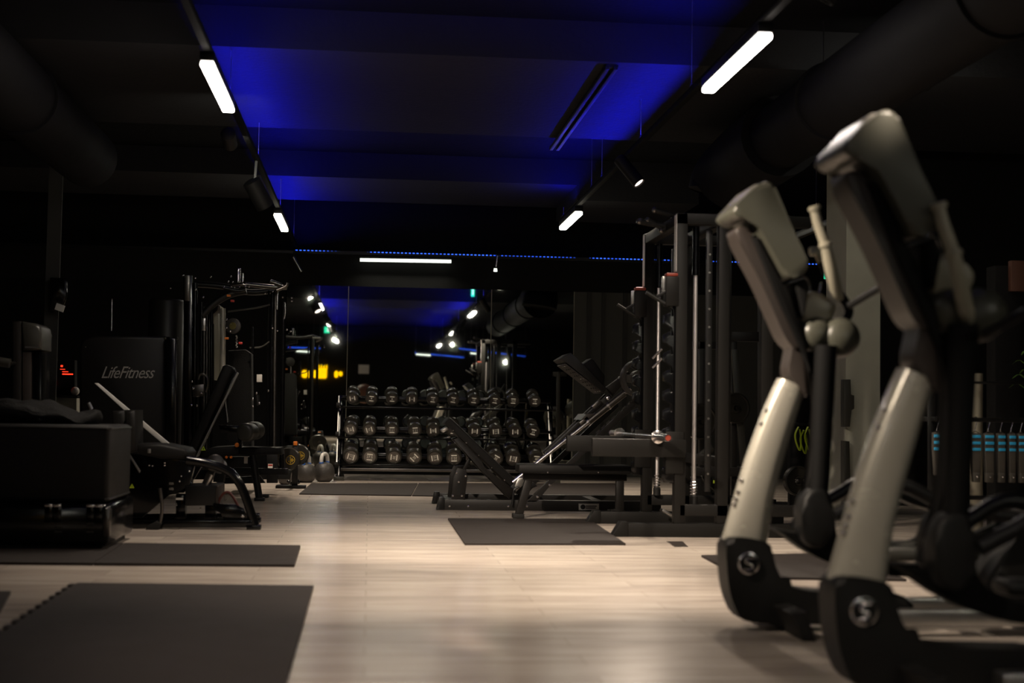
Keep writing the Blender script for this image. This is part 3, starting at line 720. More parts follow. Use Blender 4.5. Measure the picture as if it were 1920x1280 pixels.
def barbell():
    Z = 0.664; x = 1.90
    t = thing('barbell', 'silver barbell lying across the spotter arms of the power rack', 'barbell', (x, 10.0, Z))
    MB().tube([(x, 9.15, Z), (x, 10.85, Z)], 0.0140, 16).build('shaft', 'chrome', t)
    for s, y in ((-1, 9.30), (1, 10.72)):
        MB().lathe([(0.025, 0), (0.044, 0.0), (0.044, 0.02), (0.030, 0.03), (0.026, 0.035), (0.026, 0.34), (0.025, 0.345), (0.021, 0.345), (0.020, 0.335), (0, 0.335)], (x, y, Z), (0, s, 0), 24).build('sleeve', 'chrome', t)
        MB().lathe([(0.019, 0), (0.019, 0.004)], (x, y+s*0.336, Z), (0, s, 0), 16).build('end_cap', 'worn_red', t)
barbell()
def flat_bench():
    Y = 10.98
    xa, xb = at(969, 880, Y).x, 2.02
    t = thing('flat_bench', 'black flat weight bench in front of the leg press', 'bench', (xa, Y, 0))
    zt = at(975, 870, Y-0.14).z
    MB().box(xa, xb, Y-0.14, Y+0.14, zt-0.07, zt, 0.018).build('pad', 'black_leather', t)
    MB().box(xa+0.05, xb-0.02, Y-0.035, Y+0.035, zt-0.125, zt-0.07, 0.004).build('spine', 'charcoal_metal', t)
    MB().bar((xa+0.10, Y, zt-0.10), (xa+0.02, Y, 0.02), 0.06, 0.06, 0.006).build('leg', 'charcoal_metal', t)
    MB().box(xa-0.03, xa+0.06, Y-0.05, Y+0.05, 0.0, 0.035, 0.006).build('foot', 'rubber', t)
    MB().box(1.92, 1.98, Y-0.03, Y+0.03, 0.03, zt-0.10, 0.004).build('leg', 'charcoal_metal', t)
    MB().box(1.89, 2.01, Y-0.22, Y+0.22, 0.0, 0.06, 0.006).build('rear_foot', 'charcoal_metal', t)
    MB().lathe([(0.045, -0.02), (0.045, 0.02)], (1.88, Y-0.20, 0.045), (0, 1, 0), 18).build('wheel', 'rubber', t)
    for x in (1027, 1122):
        bolt(at(x, 885, Y-0.141), 0.006, parent=t)
flat_bench()

# ---------------------------------------------------------------- incline leg press
def leg_press():
    Y = 11.80; Y2 = 12.62; YC = 0.5*(Y+Y2)
    t = thing('leg_press', 'incline leg press with tilted back pad and raised foot plate', 'leg press', (at(1000, 950, Y).x, YC, 0))
    B = lambda pts, y0, y1, n, m='charcoal_metal', bev=0.003, Yr=Y: MB().prism(xz(pts, Yr), y0, y1, bev).build(n, m, t)
    # base rails
    x0, x1 = at(833, 950, Y).x, 2.45
    for yy in (Y, Y2):
        MB().box(x0, x1, yy, yy+0.08, 0.0, 0.088, 0.004).build('base_rail', 'charcoal_metal', t)
        MB().prism([(x0-0.066, 0.0), (x0, 0.0), (x0, 0.105), (x0-0.045, 0.105)], yy-0.01, yy+0.09, 0.004).build('rail_end', 'black_metal', t)
    MB().box(x0+0.02, x0+0.09, Y+0.08, Y2, 0.01, 0.08, 0.003).build('cross_member', 'charcoal_metal', t)
    MB().box(1.9, 1.98, Y+0.08, Y2, 0.01, 0.08, 0.003).build('cross_member', 'charcoal_metal', t)
    for x in (843, 878, 953, 988): bolt(at(x, 948.5, Y-0.001), parent=t)
    # maker's plate
    lp = MB().prism(xz([(1085, 944), (1123, 944), (1123, 956), (1085, 956)], Y-0.004), Y-0.004, Y, 0).build('maker_plate', 'brushed_steel', t)
    m = MB(); m.lathe([(0.017, 0), (0.021, 0), (0.021, 0.001), (0.017, 0.001)], at(1093, 950, Y-0.0045), (0, -1, 0), 20)
    for j in range(2):
        m.prism(xz([(1098, 947.5+j*3.5), (1119-j*2, 947.5+j*3.5), (1119-j*2, 949.5+j*3.5), (1098, 949.5+j*3.5)], Y-0.005), Y-0.0052, Y-0.0042)
    m.build('plate_print', 'matte_black', lp)
    # adjustable strut with slot
    for yy in (Y+0.01, Y+0.55):
        B([(846, 938), (871, 938), (877, 892), (873, 880), (858, 877), (850, 896)], yy, yy+0.008, 'strut_plate', bev=0.001)
        B([(857, 928), (862, 928), (863, 900), (859, 900)], yy-0.001, yy+0.010, 'strut_slot', 'matte_black', bev=0.0)
    for p in ((856, 886), (873, 892), (860, 903), (849, 929), (866, 929)): bolt(at(*p, Y+0.009), parent=t)
    MB().bar(at(866, 888, Y+0.3), at(882, 858, Y+0.3), 0.05, 0.03, 0.003).build('strut_bar', 'charcoal_metal', t)
    # back pad and its frame
    B([(834, 793), (843, 782), (848, 785), (970, 901), (959, 913)], Y+0.06, Y+0.52, 'back_pad', 'black_leather', bev=0.012)
    B([(852, 824), (862, 820), (906, 866), (909, 876), (968, 920), (957, 936), (900, 878)], Y+0.10, Y+0.16, 'back_frame')
    B([(852, 824), (862, 820), (906, 866), (909, 876), (968, 920), (957, 936), (900, 878)], Y+0.42, Y+0.48, 'back_frame')
    MB().bar(at(828, 808, Y+0.3), at(838, 802, Y+0.3), 0.30, 0.025, 0.003).build('pad_bracket', 'brushed_steel', t)
    m = MB()
    for k in range(5):
        q = at(850+k*24, 806+k*23.5, Y+0.06); m.ball(q, 0.006, u=8, v=6)
    m.build('pad_studs', 'chrome', t)
    B([(966, 910), (972, 897), (986, 895), (978, 912), (968, 922)], Y+0.02, Y+0.05, 'hinge_plate', 'brushed_steel')
    MB().tube(smooth([at(974, 912, Y-0.03), at(964, 918, Y-0.03), at(962, 934, Y-0.03), at(960, 948, Y-0.03)], 4), 0.010, 10).build('release_handle', 'black_metal', t)
    # seat
    B([(962, 918), (1002, 905), (1010, 912), (972, 928)], Y+0.08, Y+0.50, 'seat_pad', 'black_leather', bev=0.006)
    # inclined frame channels
    for yy in (Y, Y2):
        B([(986, 941), (1006, 941), (1030, 912), (1192, 762), (1189, 748), (1112, 822)], yy, yy+0.045, 'incline_channel')
    for p in ((1031, 909), (1008, 931)): bolt(at(*p, Y-0.002), 0.011, parent=t)
    m = MB()
    for k in range(7):
        f = k/7; a = at(1118+f*68, 812-f*62, Y-0.003); b = at(1124+f*68, 806-f*62, Y-0.003); m.bar(a, b, 0.004, 0.012, up=(0, 0, 1))
    m.build('channel_teeth', 'dark_steel', t)
    # guide tubes
    for yy, o in ((Y+0.05, 0), (Y2-0.05, 0)):
        a, b, c_, d_ = at(1000, 870, yy), at(1078, 806+10, yy), at(1100, 802, yy), at(1182, 728, yy)
        a2 = at(1019, 858, yy); e = (d_-a2)
        MB().tube([a2-e*0.35, a2+e*1.0], 0.016, 14).build('guide_tube', 'chrome', t)
        MB().tube([a2+e*0.50, a2+e*0.93], 0.030, 16).build('slide_sleeve', 'dark_steel', t)
        for f in (0.50, 0.735):
            MB().lathe([(0.034, 0), (0.034, 0.016)], a2+e*f, e, 16).build('sleeve_collar', 'chrome', t)
    a, b = at(1022, 851, YC), at(1140, 741, YC)
    for dy in (-0.10, 0.10):
        MB().bar(a+Vector((0, dy, 0)), b+Vector((0, dy, 0)), 0.04, 0.04, 0.003).build('carriage_beam', 'charcoal_metal', t)
    MB().bar(at(1131, 757, Y+0.1), at(1143, 746, Y+0.1), 0.03, 0.06, 0.004).build('carriage_bracket', 'charcoal_metal', t)
    bolt(at(1141, 746.5, Y+0.08), 0.018, parent=t)
    B([(1091, 787), (1100, 776), (1121, 775), (1112, 787)], Y+0.03, Y+0.50, 'carriage_plate', 'mid_plastic', bev=0.002)
    for p in ((1112, 764), (1088, 795)): MB().bar(at(p[0], p[1], Y+0.05), at(p[0]+14, p[1]-13, Y+0.05), 0.04, 0.03, 0.003).build('carriage_stop', 'dark_steel', t)
    # foot plate: slab with lit underside, studs and holes
    fp = B([(1056, 671), (1074, 660), (1083, 667), (1143, 728), (1137, 736)], Y+0.12, Y+0.68, 'foot_plate', 'black_metal', bev=0.004)
    a = at(1063, 680, Y+0.05); b = at(1134, 734, Y+0.05); n_ = (b-a).normalized(); up = Vector((-n_.z, 0, n_.x)); up = up if up.z < 0 else -up
    pl = MB().bar(a+up*0.006+Vector((0, 0.34, 0)), b+up*0.006+Vector((0, 0.34, 0)), 0.52, 0.006, 0.001, up=up).build('underside_panel', 'mid_plastic', t)
    m = MB(); m2 = MB()
    for k in range(9):
        for dy in (0.11, 0.22, 0.35):
            p = a + (b-a)*((k+0.5)/9) + up*0.010 + Vector((0, dy, 0))
            if k % 4 == 0: MB().ball(p, 0.0065, 1, 1, 0.6, 8, 6).build('stud', 'chrome', pl)
            else: m2.ball(p, 0.009, 1, 1, 0.6, 8, 6)
    m2.build('panel_holes', 'matte_black', pl)
    B([(1100, 688), (1104, 680), (1119, 669), (1124, 672), (1145, 702), (1144, 728)], Y+0.30, Y+0.60, 'shoulder_pad', 'black_leather', bev=0.012)
    B([(1146, 726), (1190, 694), (1196, 702), (1160, 742)], Y+0.30, Y+0.38, 'peg_arm')
    # loading peg
    pc = at(1176, 710, Y+0.12)
    MB().tube([pc+Vector((-0.03, 0.20, 0)), pc+Vector((0.094, -0.32, 0))], 0.024, 16).build('loading_peg', 'chrome', t)
    MB().tube([at(1186, 690, Y+0.4), at(1200, 668, Y+0.4)], 0.02, 12).build('push_handle', 'black_metal', t)
    return pc
pc = leg_press()
def grip_plate(label, c, axis, R, text=None, name='weight_plate', m='cast_iron', group=None):
    axis = Vector(axis).normalized()
    t = thing(name, label, 'weight plate', c, group)
    s, u = frame(axis)
    th = 0.032
    MB().lathe([(R*0.78, -th*0.4), (R*0.80, -th), (R*0.97, -th), (R, -th*0.6), (R, th*0.6), (R*0.97, th), (R*0.80, th), (R*0.78, th*0.4)], c, axis, 40, loop=True).build('rim', m, t)
    MB().lathe([(0.027, -th*0.9), (0.06*R/0.2+0.02, -th*0.9), (0.06*R/0.2+0.02, th*0.9), (0.027, th*0.9)], c, axis, 24, loop=True).build('hub', m, t)
    # three spokes between the grip openings
    for k in range(3):
        a = PI/2 + k*2*PI/3 + 0.5
        d = s*math.cos(a)+u*math.sin(a)
        MB().bar(Vector(c)+d*(R*0.25), Vector(c)+d*(R*0.82), R*0.42, th*1.1, 0.004, up=axis).build('web', m, t)
    if text:
        me = text_mesh(text, R*0.22, 0.0005)
        rot = Matrix((( -s.x, -axis.x, u.x, 0), (-s.y, -axis.y, u.y, 0), (-s.z, -axis.z, u.z, 0), (0, 0, 0, 1)))
        put_mesh(me, 'lettering', 'grey_print', t, Matrix.Translation(Vector(c)+axis*(th+0.001)) @ rot @ Matrix.Translation((-R*0.5, 0, 0.0)))
    return t
grip_plate('dark grip weight plate on the loading peg of the leg press', pc+Vector((0.058, -0.17, 0)), (0.238, -1, 0), 0.155, None)
# ---------------------------------------------------------------- machines along the left
def PX(pts, Y, y0, y1, n, m, t, bev=0.003, ang=35, sm=0):
    q = xz(pts, Y)
    if sm: q = smooth_closed(q, sm)
    return MB().prism(q, y0, y1, bev).build(n, m, t, angle=ang)
def TB(pts, Y, r, n, m, t, k=4, seg=12):
    P = [at(p[0], p[1], Y + (p[2] if len(p) > 2 else 0)) for p in pts]
    if len(P) > 2: P = smooth(P, k)
    return MB().tube(P, r, seg).build(n, m, t)
def studs(pts, Y, r, n, m, t):
    b = MB()
    for p in pts: b.ball(at(p[0], p[1], Y), r, u=8, v=6)
    return b.build(n, m, t)
def triangle_label(px, py, Y, t):
    r = 4.5*Y/2667
    c = at(px, py, Y)
    a = MB().prism([(c.x-r, c.z-r*0.8), (c.x+r, c.z-r*0.8), (c.x, c.z+r)], Y-0.002, Y).build('warning_label', 'lime', t)
    MB().prism([(c.x-r*0.18, c.z-r*0.5), (c.x+r*0.18, c.z-r*0.5), (c.x+r*0.08, c.z+r*0.35), (c.x-r*0.08, c.z+r*0.35)], Y-0.003, Y-0.002).build('warning_mark', 'matte_black', a)

def leg_machine():
    Y = 9.72
    t = thing('leg_curl_machine', 'glossy black leg machine with curved front leg and two upright pads', 'weight machine', (at(360, 985, Y).x, Y+0.3, 0))
    for dy in (0.0, 0.62):
        TB([(350, 862, dy), (385, 868, dy), (415, 877, dy), (440, 893, dy), (458, 925, dy), (478, 985, dy)], Y, 0.030, 'curved_leg', 'gloss_black', t)
        a = at(477, 991, Y+dy); MB().box(a.x-0.05, a.x+0.045, Y+dy-0.05, Y+dy+0.05, 0, 0.03, 0.005).build('foot', 'gloss_black', t)
    PX([(205, 976), (474, 974), (474, 988), (205, 989)], Y, Y-0.03, Y+0.03, 'base_rail', 'gloss_black', t)
    PX([(205, 976), (474, 974), (474, 988), (205, 989)], Y, Y+0.59, Y+0.65, 'base_rail', 'gloss_black', t)
    PX([(281, 983), (296, 975), (306, 980), (300, 992), (280, 996), (276, 993)], Y, Y-0.10, Y+0.05, 'adjuster_foot', 'rubber', t, bev=0.004)
    TB([(300, 980, -0.05), (304, 950, -0.05), (300, 915, -0.05)], Y, 0.012, 'adjuster_rod', 'dark_steel', t)
    # pads
    for a, b, o in ((206, 231, 0.12), (236, 256, 0.0)):
        PX([(a, 770), (b, 768), (b+1, 845), (a+1, 850)], Y, Y+o-0.05, Y+o+0.30, 'upright_pad', 'black_leather', t, bev=0.03, ang=60)
    PX([(254, 832), (300, 832), (345, 841), (352, 850), (349, 861), (300, 860), (256, 850)], Y, Y+0.02, Y+0.50, 'seat', 'black_leather', t, bev=0.02, ang=60)
    q = at(280, 844, Y+0.015); MB().box(q.x-0.010, q.x+0.010, Y+0.0, Y+0.03, q.z-0.018, q.z+0.010, 0.002).build('seat_clip', 'brushed_steel', t)
    # frame body
    PX([(214, 850), (252, 852), (300, 862), (350, 862), (362, 872), (350, 915), (310, 930), (262, 972), (222, 972), (210, 900)], Y, Y+0.10, Y+0.16, 'side_plate', 'gloss_black', t)
    PX([(300, 862), (372, 866), (352, 900), (330, 930), (310, 930)], Y, Y+0.40, Y+0.46, 'side_plate', 'gloss_black', t)
    triangle_label(247.5, 911, Y+0.099, t)
    # weight box with counter-weight and labels
    PX([(346, 912), (403, 911), (403, 948), (346, 949)], Y, Y+0.05, Y+0.50, 'weight_box', 'black_metal', t, bev=0.006)
    PX([(403, 911), (407, 912), (407, 947), (403, 948)], Y, Y+0.05, Y+0.50, 'weight_box_lit_side', 'mid_plastic', t, bev=0.001)  # lit side of the black box, put in as a paler strip
    for k in range(2):
        me = text_mesh('105', 0.022, 0.0004); put_mesh(me, 'scale_lettering', 'grey_print', t, Matrix.Translation(at(321, 906.5+k*10, Y+0.098)))
    p = at(336.5, 935, Y+0.03); MB().box(p.x-0.024, p.x+0.024, Y+0.028, Y+0.032, p.z-0.007, p.z+0.007).build('maker_label', 'grey_print', t)
    for xa, xb, ya, yb in ((378, 398, 948, 977), (322, 340, 930, 977), (340, 352, 900, 950)):
        PX([(xa, ya), (xb, ya), (xb, yb), (xa, yb)], Y, Y+0.20, Y+0.30, 'post', 'gloss_black', t)
    PX([(399, 944), (440, 946), (456, 954), (466, 976), (418, 976), (414, 962), (399, 956)], Y, Y+0.03, Y+0.05, 'gusset_plate', 'gloss_black', t)
    bolt(at(455, 968, Y+0.03), 0.014, parent=t)
    TB([(408, 948), (414, 932), (425, 922), (436, 930), (447, 950)], Y+0.1, 0.009, 'cable', 'dark_red', t, k=5)
    TB([(396, 890, 0.1), (384, 917, 0.1)], Y, 0.012, 'piston_rod', 'brushed_steel', t)
    PX([(384, 882), (396, 886), (386, 914), (372, 908)], Y, Y+0.2, Y+0.3, 'piston', 'charcoal_metal', t)
    # long slanted silver strut and the short one
    PX([(178, 718), (184, 718), (331, 842), (316, 840), (262, 794)], Y+0.35, Y+0.33, Y+0.37, 'slanted_strut', 'white_plastic', t, bev=0.002)
    PX([(234, 840), (237, 838), (265, 882), (263, 886)], Y, Y-0.04, Y-0.02, 'short_strut', 'brushed_steel', t, bev=0.001)
    TB([(166, 755, 0.05), (172, 767, 0.05)], Y, 0.012, 'grip', 'brushed_steel', t)
    studs([(190, 788), (280, 872), (286, 873), (309, 872), (309, 867), (340, 892), (355, 883), (337, 902), (354, 912), (331, 946), (376, 953), (213, 951), (232, 887)], Y+0.09, 0.007, 'bolts', 'chrome', t)
    # pulley cam
    c = at(403, 868, Y+0.2); MB().lathe([(0.05, -0.02), (0.06, -0.015), (0.055, 0), (0.06, 0.015), (0.05, 0.02)], c, (0, 1, 0), 24).build('cam', 'dark_steel', t)
    c = at(412, 874, Y+0.35); MB().lathe([(0.035, -0.02), (0.05, -0.015), (0.045, 0), (0.05, 0.015), (0.035, 0.02)], c, (0, 1, 0), 24).build('cam', 'brushed_steel', t)
leg_machine()

def extension_machine():
    Y = 12.75
    t = thing('leg_extension_machine', 'black seated machine with tall tilted back pad and round roller pads', 'weight machine', (at(450, 930, Y).x, Y+0.3, 0))
    PX([(417, 686), (424, 683), (434, 687), (437, 693), (368, 846), (358, 848), (353, 836)], Y, Y+0.02, Y+0.34, 'back_pad', 'black_leather', t, bev=0.02, ang=60)
    PX([(438, 694), (446, 699), (444, 706), (370, 856), (362, 866), (360, 860)], Y, Y+0.05, Y+0.10, 'back_frame', 'gloss_black', t)
    PX([(444, 697), (447, 699), (364, 867), (362, 865)], Y, Y+0.03, Y+0.05, 'frame_edge', 'brushed_steel', t, bev=0.0)
    PX([(377, 846), (400, 838), (440, 836), (450, 836), (450, 852), (420, 857), (378, 858)], Y, Y+0.0, Y+0.40, 'seat', 'black_leather', t, bev=0.015, ang=60)
    PX([(449, 838), (527, 839), (529, 852), (449, 852)], Y, Y-0.03, Y+0.37, 'seat_front', 'black_leather', t, bev=0.015, ang=60)
    TB([(474, 853), (480, 895), (486, 934)], Y, 0.032, 'leg', 'black_metal', t)
    TB([(474, 853, .5), (480, 895, .5), (486, 934, .5)], Y, 0.032, 'leg', 'black_metal', t)
    a = at(487, 934, Y)
    for dy in (0, .5): MB().box(a.x-0.045, a.x+0.045, Y+dy-0.05, Y+dy+0.05, 0, 0.03, 0.005).build('foot', 'black_metal', t)
    PX([(408, 796), (452, 798), (456, 812), (412, 811)], Y, Y+0.05, Y+0.12, 'roller_arm', 'gloss_black', t)
    PX([(447, 810), (456, 810), (452, 838), (444, 836)], Y, Y+0.05, Y+0.12, 'arm_post', 'gloss_black', t)
    for px, py, o in ((465, 810, -0.16), (476, 807, 0.10)):
        c = at(px, py, Y+o)
        MB().lathe([(0.0, -0.10), (0.05, -0.10), (0.074, -0.088), (0.080, -0.06), (0.080, 0.06), (0.074, 0.088), (0.05, 0.10), (0, 0.10)], c, (0.25, 1, 0), 28).build('roller_pad', 'grey_plastic', t, angle=60)
    MB().tube([at(465, 810, Y-0.1), at(476, 807, Y+0.3)], 0.02, 12).build('roller_axle', 'dark_steel', t)
    TB([(422, 748, 0.2), (427, 791, 0.2)], Y, 0.011, 'strut', 'brushed_steel', t)
    # low base, box and posts
    PX([(402, 877), (540, 878), (540, 890), (402, 889)], Y+0.3, Y+0.28, Y+0.36, 'base_rail', 'charcoal_metal', t)
    PX([(418, 857), (472, 857), (472, 876), (418, 876)], Y+0.2, Y+0.2, Y+0.5, 'base_housing', 'black_metal', t)
    PX([(400, 858), (420, 858), (416, 905), (396, 905)], Y, Y+0.15, Y+0.3, 'post', 'black_metal', t)
    PX([(396, 900), (480, 896), (490, 910), (396, 912)], Y, Y+0.45, Y+0.52, 'base_foot', 'black_metal', t)
    for p, r in (((444, 834), 0.020), ((433, 857), 0.012), ((424, 857), 0.012)):
        c = at(*p, Y-0.04); MB().lathe([(r*0.8, 0), (r, 0.006), (r, 0.02), (r*0.7, 0.026)], c+Vector((0, 0.03, 0)), (0, -1, 0), 14).build('adjuster_knob', 'orange_plastic', t)
    p = at(461, 862, Y+0.19); MB().box(p.x-0.016, p.x+0.016, Y+0.19, Y+0.2, p.z-0.032, p.z+0.032).build('side_label', 'white_print', t)
    triangle_label(381.5, 840.5, Y-0.005, t)
extension_machine()

def cable_tower():
    Y = 13.6
    t = thing('cable_tower', 'tall glossy black multi-station cable tower with chrome pulleys behind the machines', 'weight machine', (at(430, 905, Y).x, Y+0.4, 0))
    g = 'gloss_black'
    PX([(345, 516), (361, 517), (361, 880), (345, 880)], Y, Y-0.04, Y+0.04, 'main_upright', g, t, bev=0.008)
    PX([(346, 516), (355, 516), (355, 564), (346, 564)], Y-0.045, Y-0.046, Y-0.041, 'upright_cap', 'dark_steel', t, bev=0.002)
    TB([(366, 530), (365, 700), (363, 880)], Y-0.02, 0.024, 'round_upright', g, t)
    TB([(378, 566), (377, 700), (376, 880)], Y-0.02, 0.016, 'guide_rod', g, t)
    TB([(397, 566), (396, 700), (395, 880)], Y+0.2, 0.016, 'guide_rod', g, t)
    for x in (383, 388, 393): TB([(x, 575), (x-1, 880)], Y+0.25, 0.012, 'guide_rod', 'dark_steel', t)
    # cream weight shroud and round lit tube
    PX([(400, 588), (408, 582), (409, 571), (413, 573), (413, 712), (401, 712), (402, 608), (400, 606)], Y+0.2, Y+0.2, Y+0.5, 'weight_shroud', 'cream_plastic', t, bev=0.003)
    TB([(418, 578), (418, 650), (417, 740)], Y+0.15, 0.026, 'shroud_tube', 'silver_paint', t)
    p = at(382, 608, Y-0.05); MB().box(p.x-0.016, p.x+0.016, Y-0.06, Y-0.05, p.z-0.06, p.z+0.06, 0.003).build('carabiner', 'brushed_steel', t)
    # top booms
    TB([(378, 592), (400, 570), (430, 552), (462, 545)], Y, 0.035, 'boom', 'black_metal', t)
    TB([(352, 532), (400, 535), (440, 540)], Y+0.3, 0.030, 'boom', 'black_metal', t)
    TB([(440, 545), (480, 548), (520, 543)], Y+0.5, 0.030, 'boom', 'black_metal', t)
    TB([(460, 533), (490, 536), (512, 538), (538, 539)], Y+0.1, 0.022, 'top_arm', 'dark_steel', t)
    TB([(507, 527), (528, 535)], Y+0.05, 0.020, 'top_arm', 'dark_steel', t)
    TB([(519, 544), (536, 536), (538, 530)], Y-0.1, 0.018, 'top_arm', 'dark_steel', t)
    TB([(427, 584), (480, 577), (506, 571)], Y+0.2, 0.008, 'pull_cable', 'grey_plastic', t)
    # chrome pulley cluster
    c = at(446.5, 530, Y)
    MB().lathe([(0.023, 0), (0.023, 0.13), (0.018, 0.135)], c, (0, 0, 1), 18).build('pulley_post', 'chrome', t)
    MB().lathe([(0.07, -0.03), (0.075, -0.02), (0.055, -0.01), (0.05, 0.0)], c, (0, 0, 1), 20).build('pulley_base', 'dark_steel', t)
    TB([(455, 528), (455, 512)], Y, 0.008, 'pulley_pin', 'chrome', t)
    TB([(420, 540), (446, 545), (460, 543)], Y-0.05, 0.018, 'pulley_yoke', 'black_metal', t)
    studs([(433, 518), (428, 528), (436, 529), (449, 528), (454, 528), (420, 538), (434, 537), (449, 537), (460, 536), (467, 537), (343, 516), (366, 521), (320, 540), (367, 543), (395, 519), (381, 557), (425, 599), (425, 614), (434, 607), (432, 621), (497, 550), (511, 546), (530, 557), (547, 558), (547, 564), (511, 615), (520, 620), (545, 621), (538, 618)], Y-0.06, 0.010, 'bolts', 'chrome', t)
    for p, m in (((429, 554), 'orange_plastic'), ((436, 564), 'red_plastic'), ((425, 634), 'orange_plastic'), ((451, 643), 'red_plastic')):
        q = at(*p, Y-0.06); MB().box(q.x-0.018, q.x+0.018, Y-0.07, Y-0.05, q.z-0.010, q.z+0.010, 0.003).build('coloured_tag', m, t)
    # pulley wheel with round badge
    c = at(437, 611, Y-0.05)
    w_ = MB().lathe([(0.066, -0.015), (0.073, -0.012), (0.066, 0), (0.073, 0.012), (0.066, 0.015)], c, (0.25, 1, 0), 28).build('pulley_wheel', 'cast_iron', t)
    MB().lathe([(0.034, 0), (0.034, 0.004)], c+Vector((0.0, -0.018, 0)), (-0.25, -1, 0), 20).build('wheel_badge', 'olive_print', w_)
    # handles hanging from cables
    TB([(372, 712), (374, 703), (381, 701), (388, 708), (389, 722), (385, 735)], Y-0.2, 0.012, 'pull_handle', 'dark_steel', t)
    PX([(360, 722), (382, 720), (383, 742), (362, 744)], Y-0.15, Y-0.16, Y-0.10, 'carriage', 'dark_steel', t, bev=0.006)
    studs([(360, 715), (362, 728), (377, 736), (359, 759), (369, 760)], Y-0.18, 0.012, 'bolts', 'chrome', t)
    for x0 in (443,):
        m = MB()
        for k in range(8): m.ball(at(x0+(k % 2), 630+k*2.9, Y+0.1), 0.009, u=8, v=6)
        m.build('chain', 'brushed_steel', t)
    # second column
    for x, r, m in ((516, 0.022, 'dark_steel'), (510, 0.016, g), (531, 0.022, g), (503, 0.010, g)):
        TB([(x+1, 545 if x < 525 else 566), (x-1, 700), (x-3, 888)], Y+0.3, r, 'second_upright', m, t)
    TB([(520, 543), (519.5, 580)], Y+0.27, 0.012, 'upright_edge', 'chrome', t)
    TB([(534, 567), (535, 585), (533, 598)], Y+0.27, 0.008, 'upright_edge', 'chrome', t)
    TB([(475, 612), (474, 660)], Y+0.2, 0.016, 'handle_column', g, t)
    TB([(468, 652), (490, 650), (505, 640)], Y+0.2, 0.008, 'pull_cable', 'grey_plastic', t)
    PX([(428, 657), (460, 655), (470, 662), (472, 840), (426, 840)], Y+0.4, Y+0.4, Y+0.7, 'weight_shroud', 'dark_cloth', t, bev=0.01)
    PX([(482, 702), (492, 702), (492, 716), (482, 716)], Y, Y-0.05, Y, 'instruction_card', 'grey_print', t, bev=0.001)
    studs([(481, 737), (486, 756), (474, 748), (503, 732), (474, 762)], Y-0.02, 0.011, 'bolts', 'chrome', t)
    TB([(482, 740), (484, 760)], Y+0.0, 0.02, 'pull_handle', 'black_metal', t)
    # base
    PX([(345, 880), (545, 880), (545, 898), (345, 898)], Y+0.2, Y+0.15, Y+0.23, 'base_rail', 'black_metal', t)
    PX([(430, 880), (470, 880), (470, 890), (430, 890)], Y, Y-0.1, Y+0.9, 'base_cross', 'black_metal', t)
    c = at(497, 884, Y-0.1); MB().lathe([(0.022, -0.03), (0.028, 0), (0.018, 0.03)], c, (0, -1, 0), 16).build('orange_knob', 'orange_plastic', t)
    p = at(507, 875, Y-0.02)
    MB().box(p.x-0.022, p.x+0.022, Y-0.03, Y-0.02, p.z-0.028, p.z+0.028).build('white_label', 'white_print', t)
    MB().box(p.x-0.020, p.x+0.020, Y-0.033, Y-0.030, p.z+0.012, p.z+0.022).build('label_stripe', 'red_plastic', t)
    PX([(500, 850), (520, 850), (520, 905), (500, 905)], Y, Y-0.02, Y+0.1, 'rear_post', 'black_metal', t)
cable_tower()

def shroud_machine():
    Y = 12.9
    t = thing('selectorised_machine', 'large dark machine shroud with a script brand name at the left', 'weight machine', (at(240, 900, Y).x, Y+0.3, 0))
    PX([(148, 650), (156, 634), (176, 628), (318, 630), (318, 905), (148, 905)], Y, Y, Y+0.55, 'shroud', 'charcoal_metal', t, bev=0.03, ang=60)
    a = at(268, 640, Y+0.55); b = at(336, 640, Y+0.55); z1 = at(300, 557, Y+0.55).z
    MB().lathe([(0.0, 0), ((b.x-a.x)*0.5, 0), ((b.x-a.x)*0.5, z1-0.02), ((b.x-a.x)*0.46, z1), (0, z1)], ((a.x+b.x)/2, Y+0.85, 0), (0, 0, 1), 32).build('rounded_shroud', 'charcoal_metal', t, angle=60)
    PX([(310, 632), (333, 634), (333, 905), (310, 905)], Y-0.05, Y-0.12, Y-0.02, 'gloss_column', 'gloss_black', t, bev=0.015, ang=60)
    for x in (309.5, 332): MB().ball(at(x, 634, Y-0.14), 0.013, u=10, v=8).build('column_cap', 'grey_plastic', t)
    TB([(210, 560), (209, 620)], Y+0.4, 0.006, 'guide_rod', 'chrome', t)
    me = text_mesh('LifeFitness', 0.150, 0.0008, shear=0.45, spacing=0.92)
    me.transform(Matrix.Scale(0.80, 4, (1, 0, 0)))
    put_mesh(me, 'brand_lettering', 'grey_print', t, Matrix.Translation(at(238, 699, Y-0.002)) @ Matrix.Rotation(math.radians(-1), 4, 'Y'))
    studs([(160, 650)], Y-0.01, 0.01, 'bolts', 'dark_steel', t)
shroud_machine()

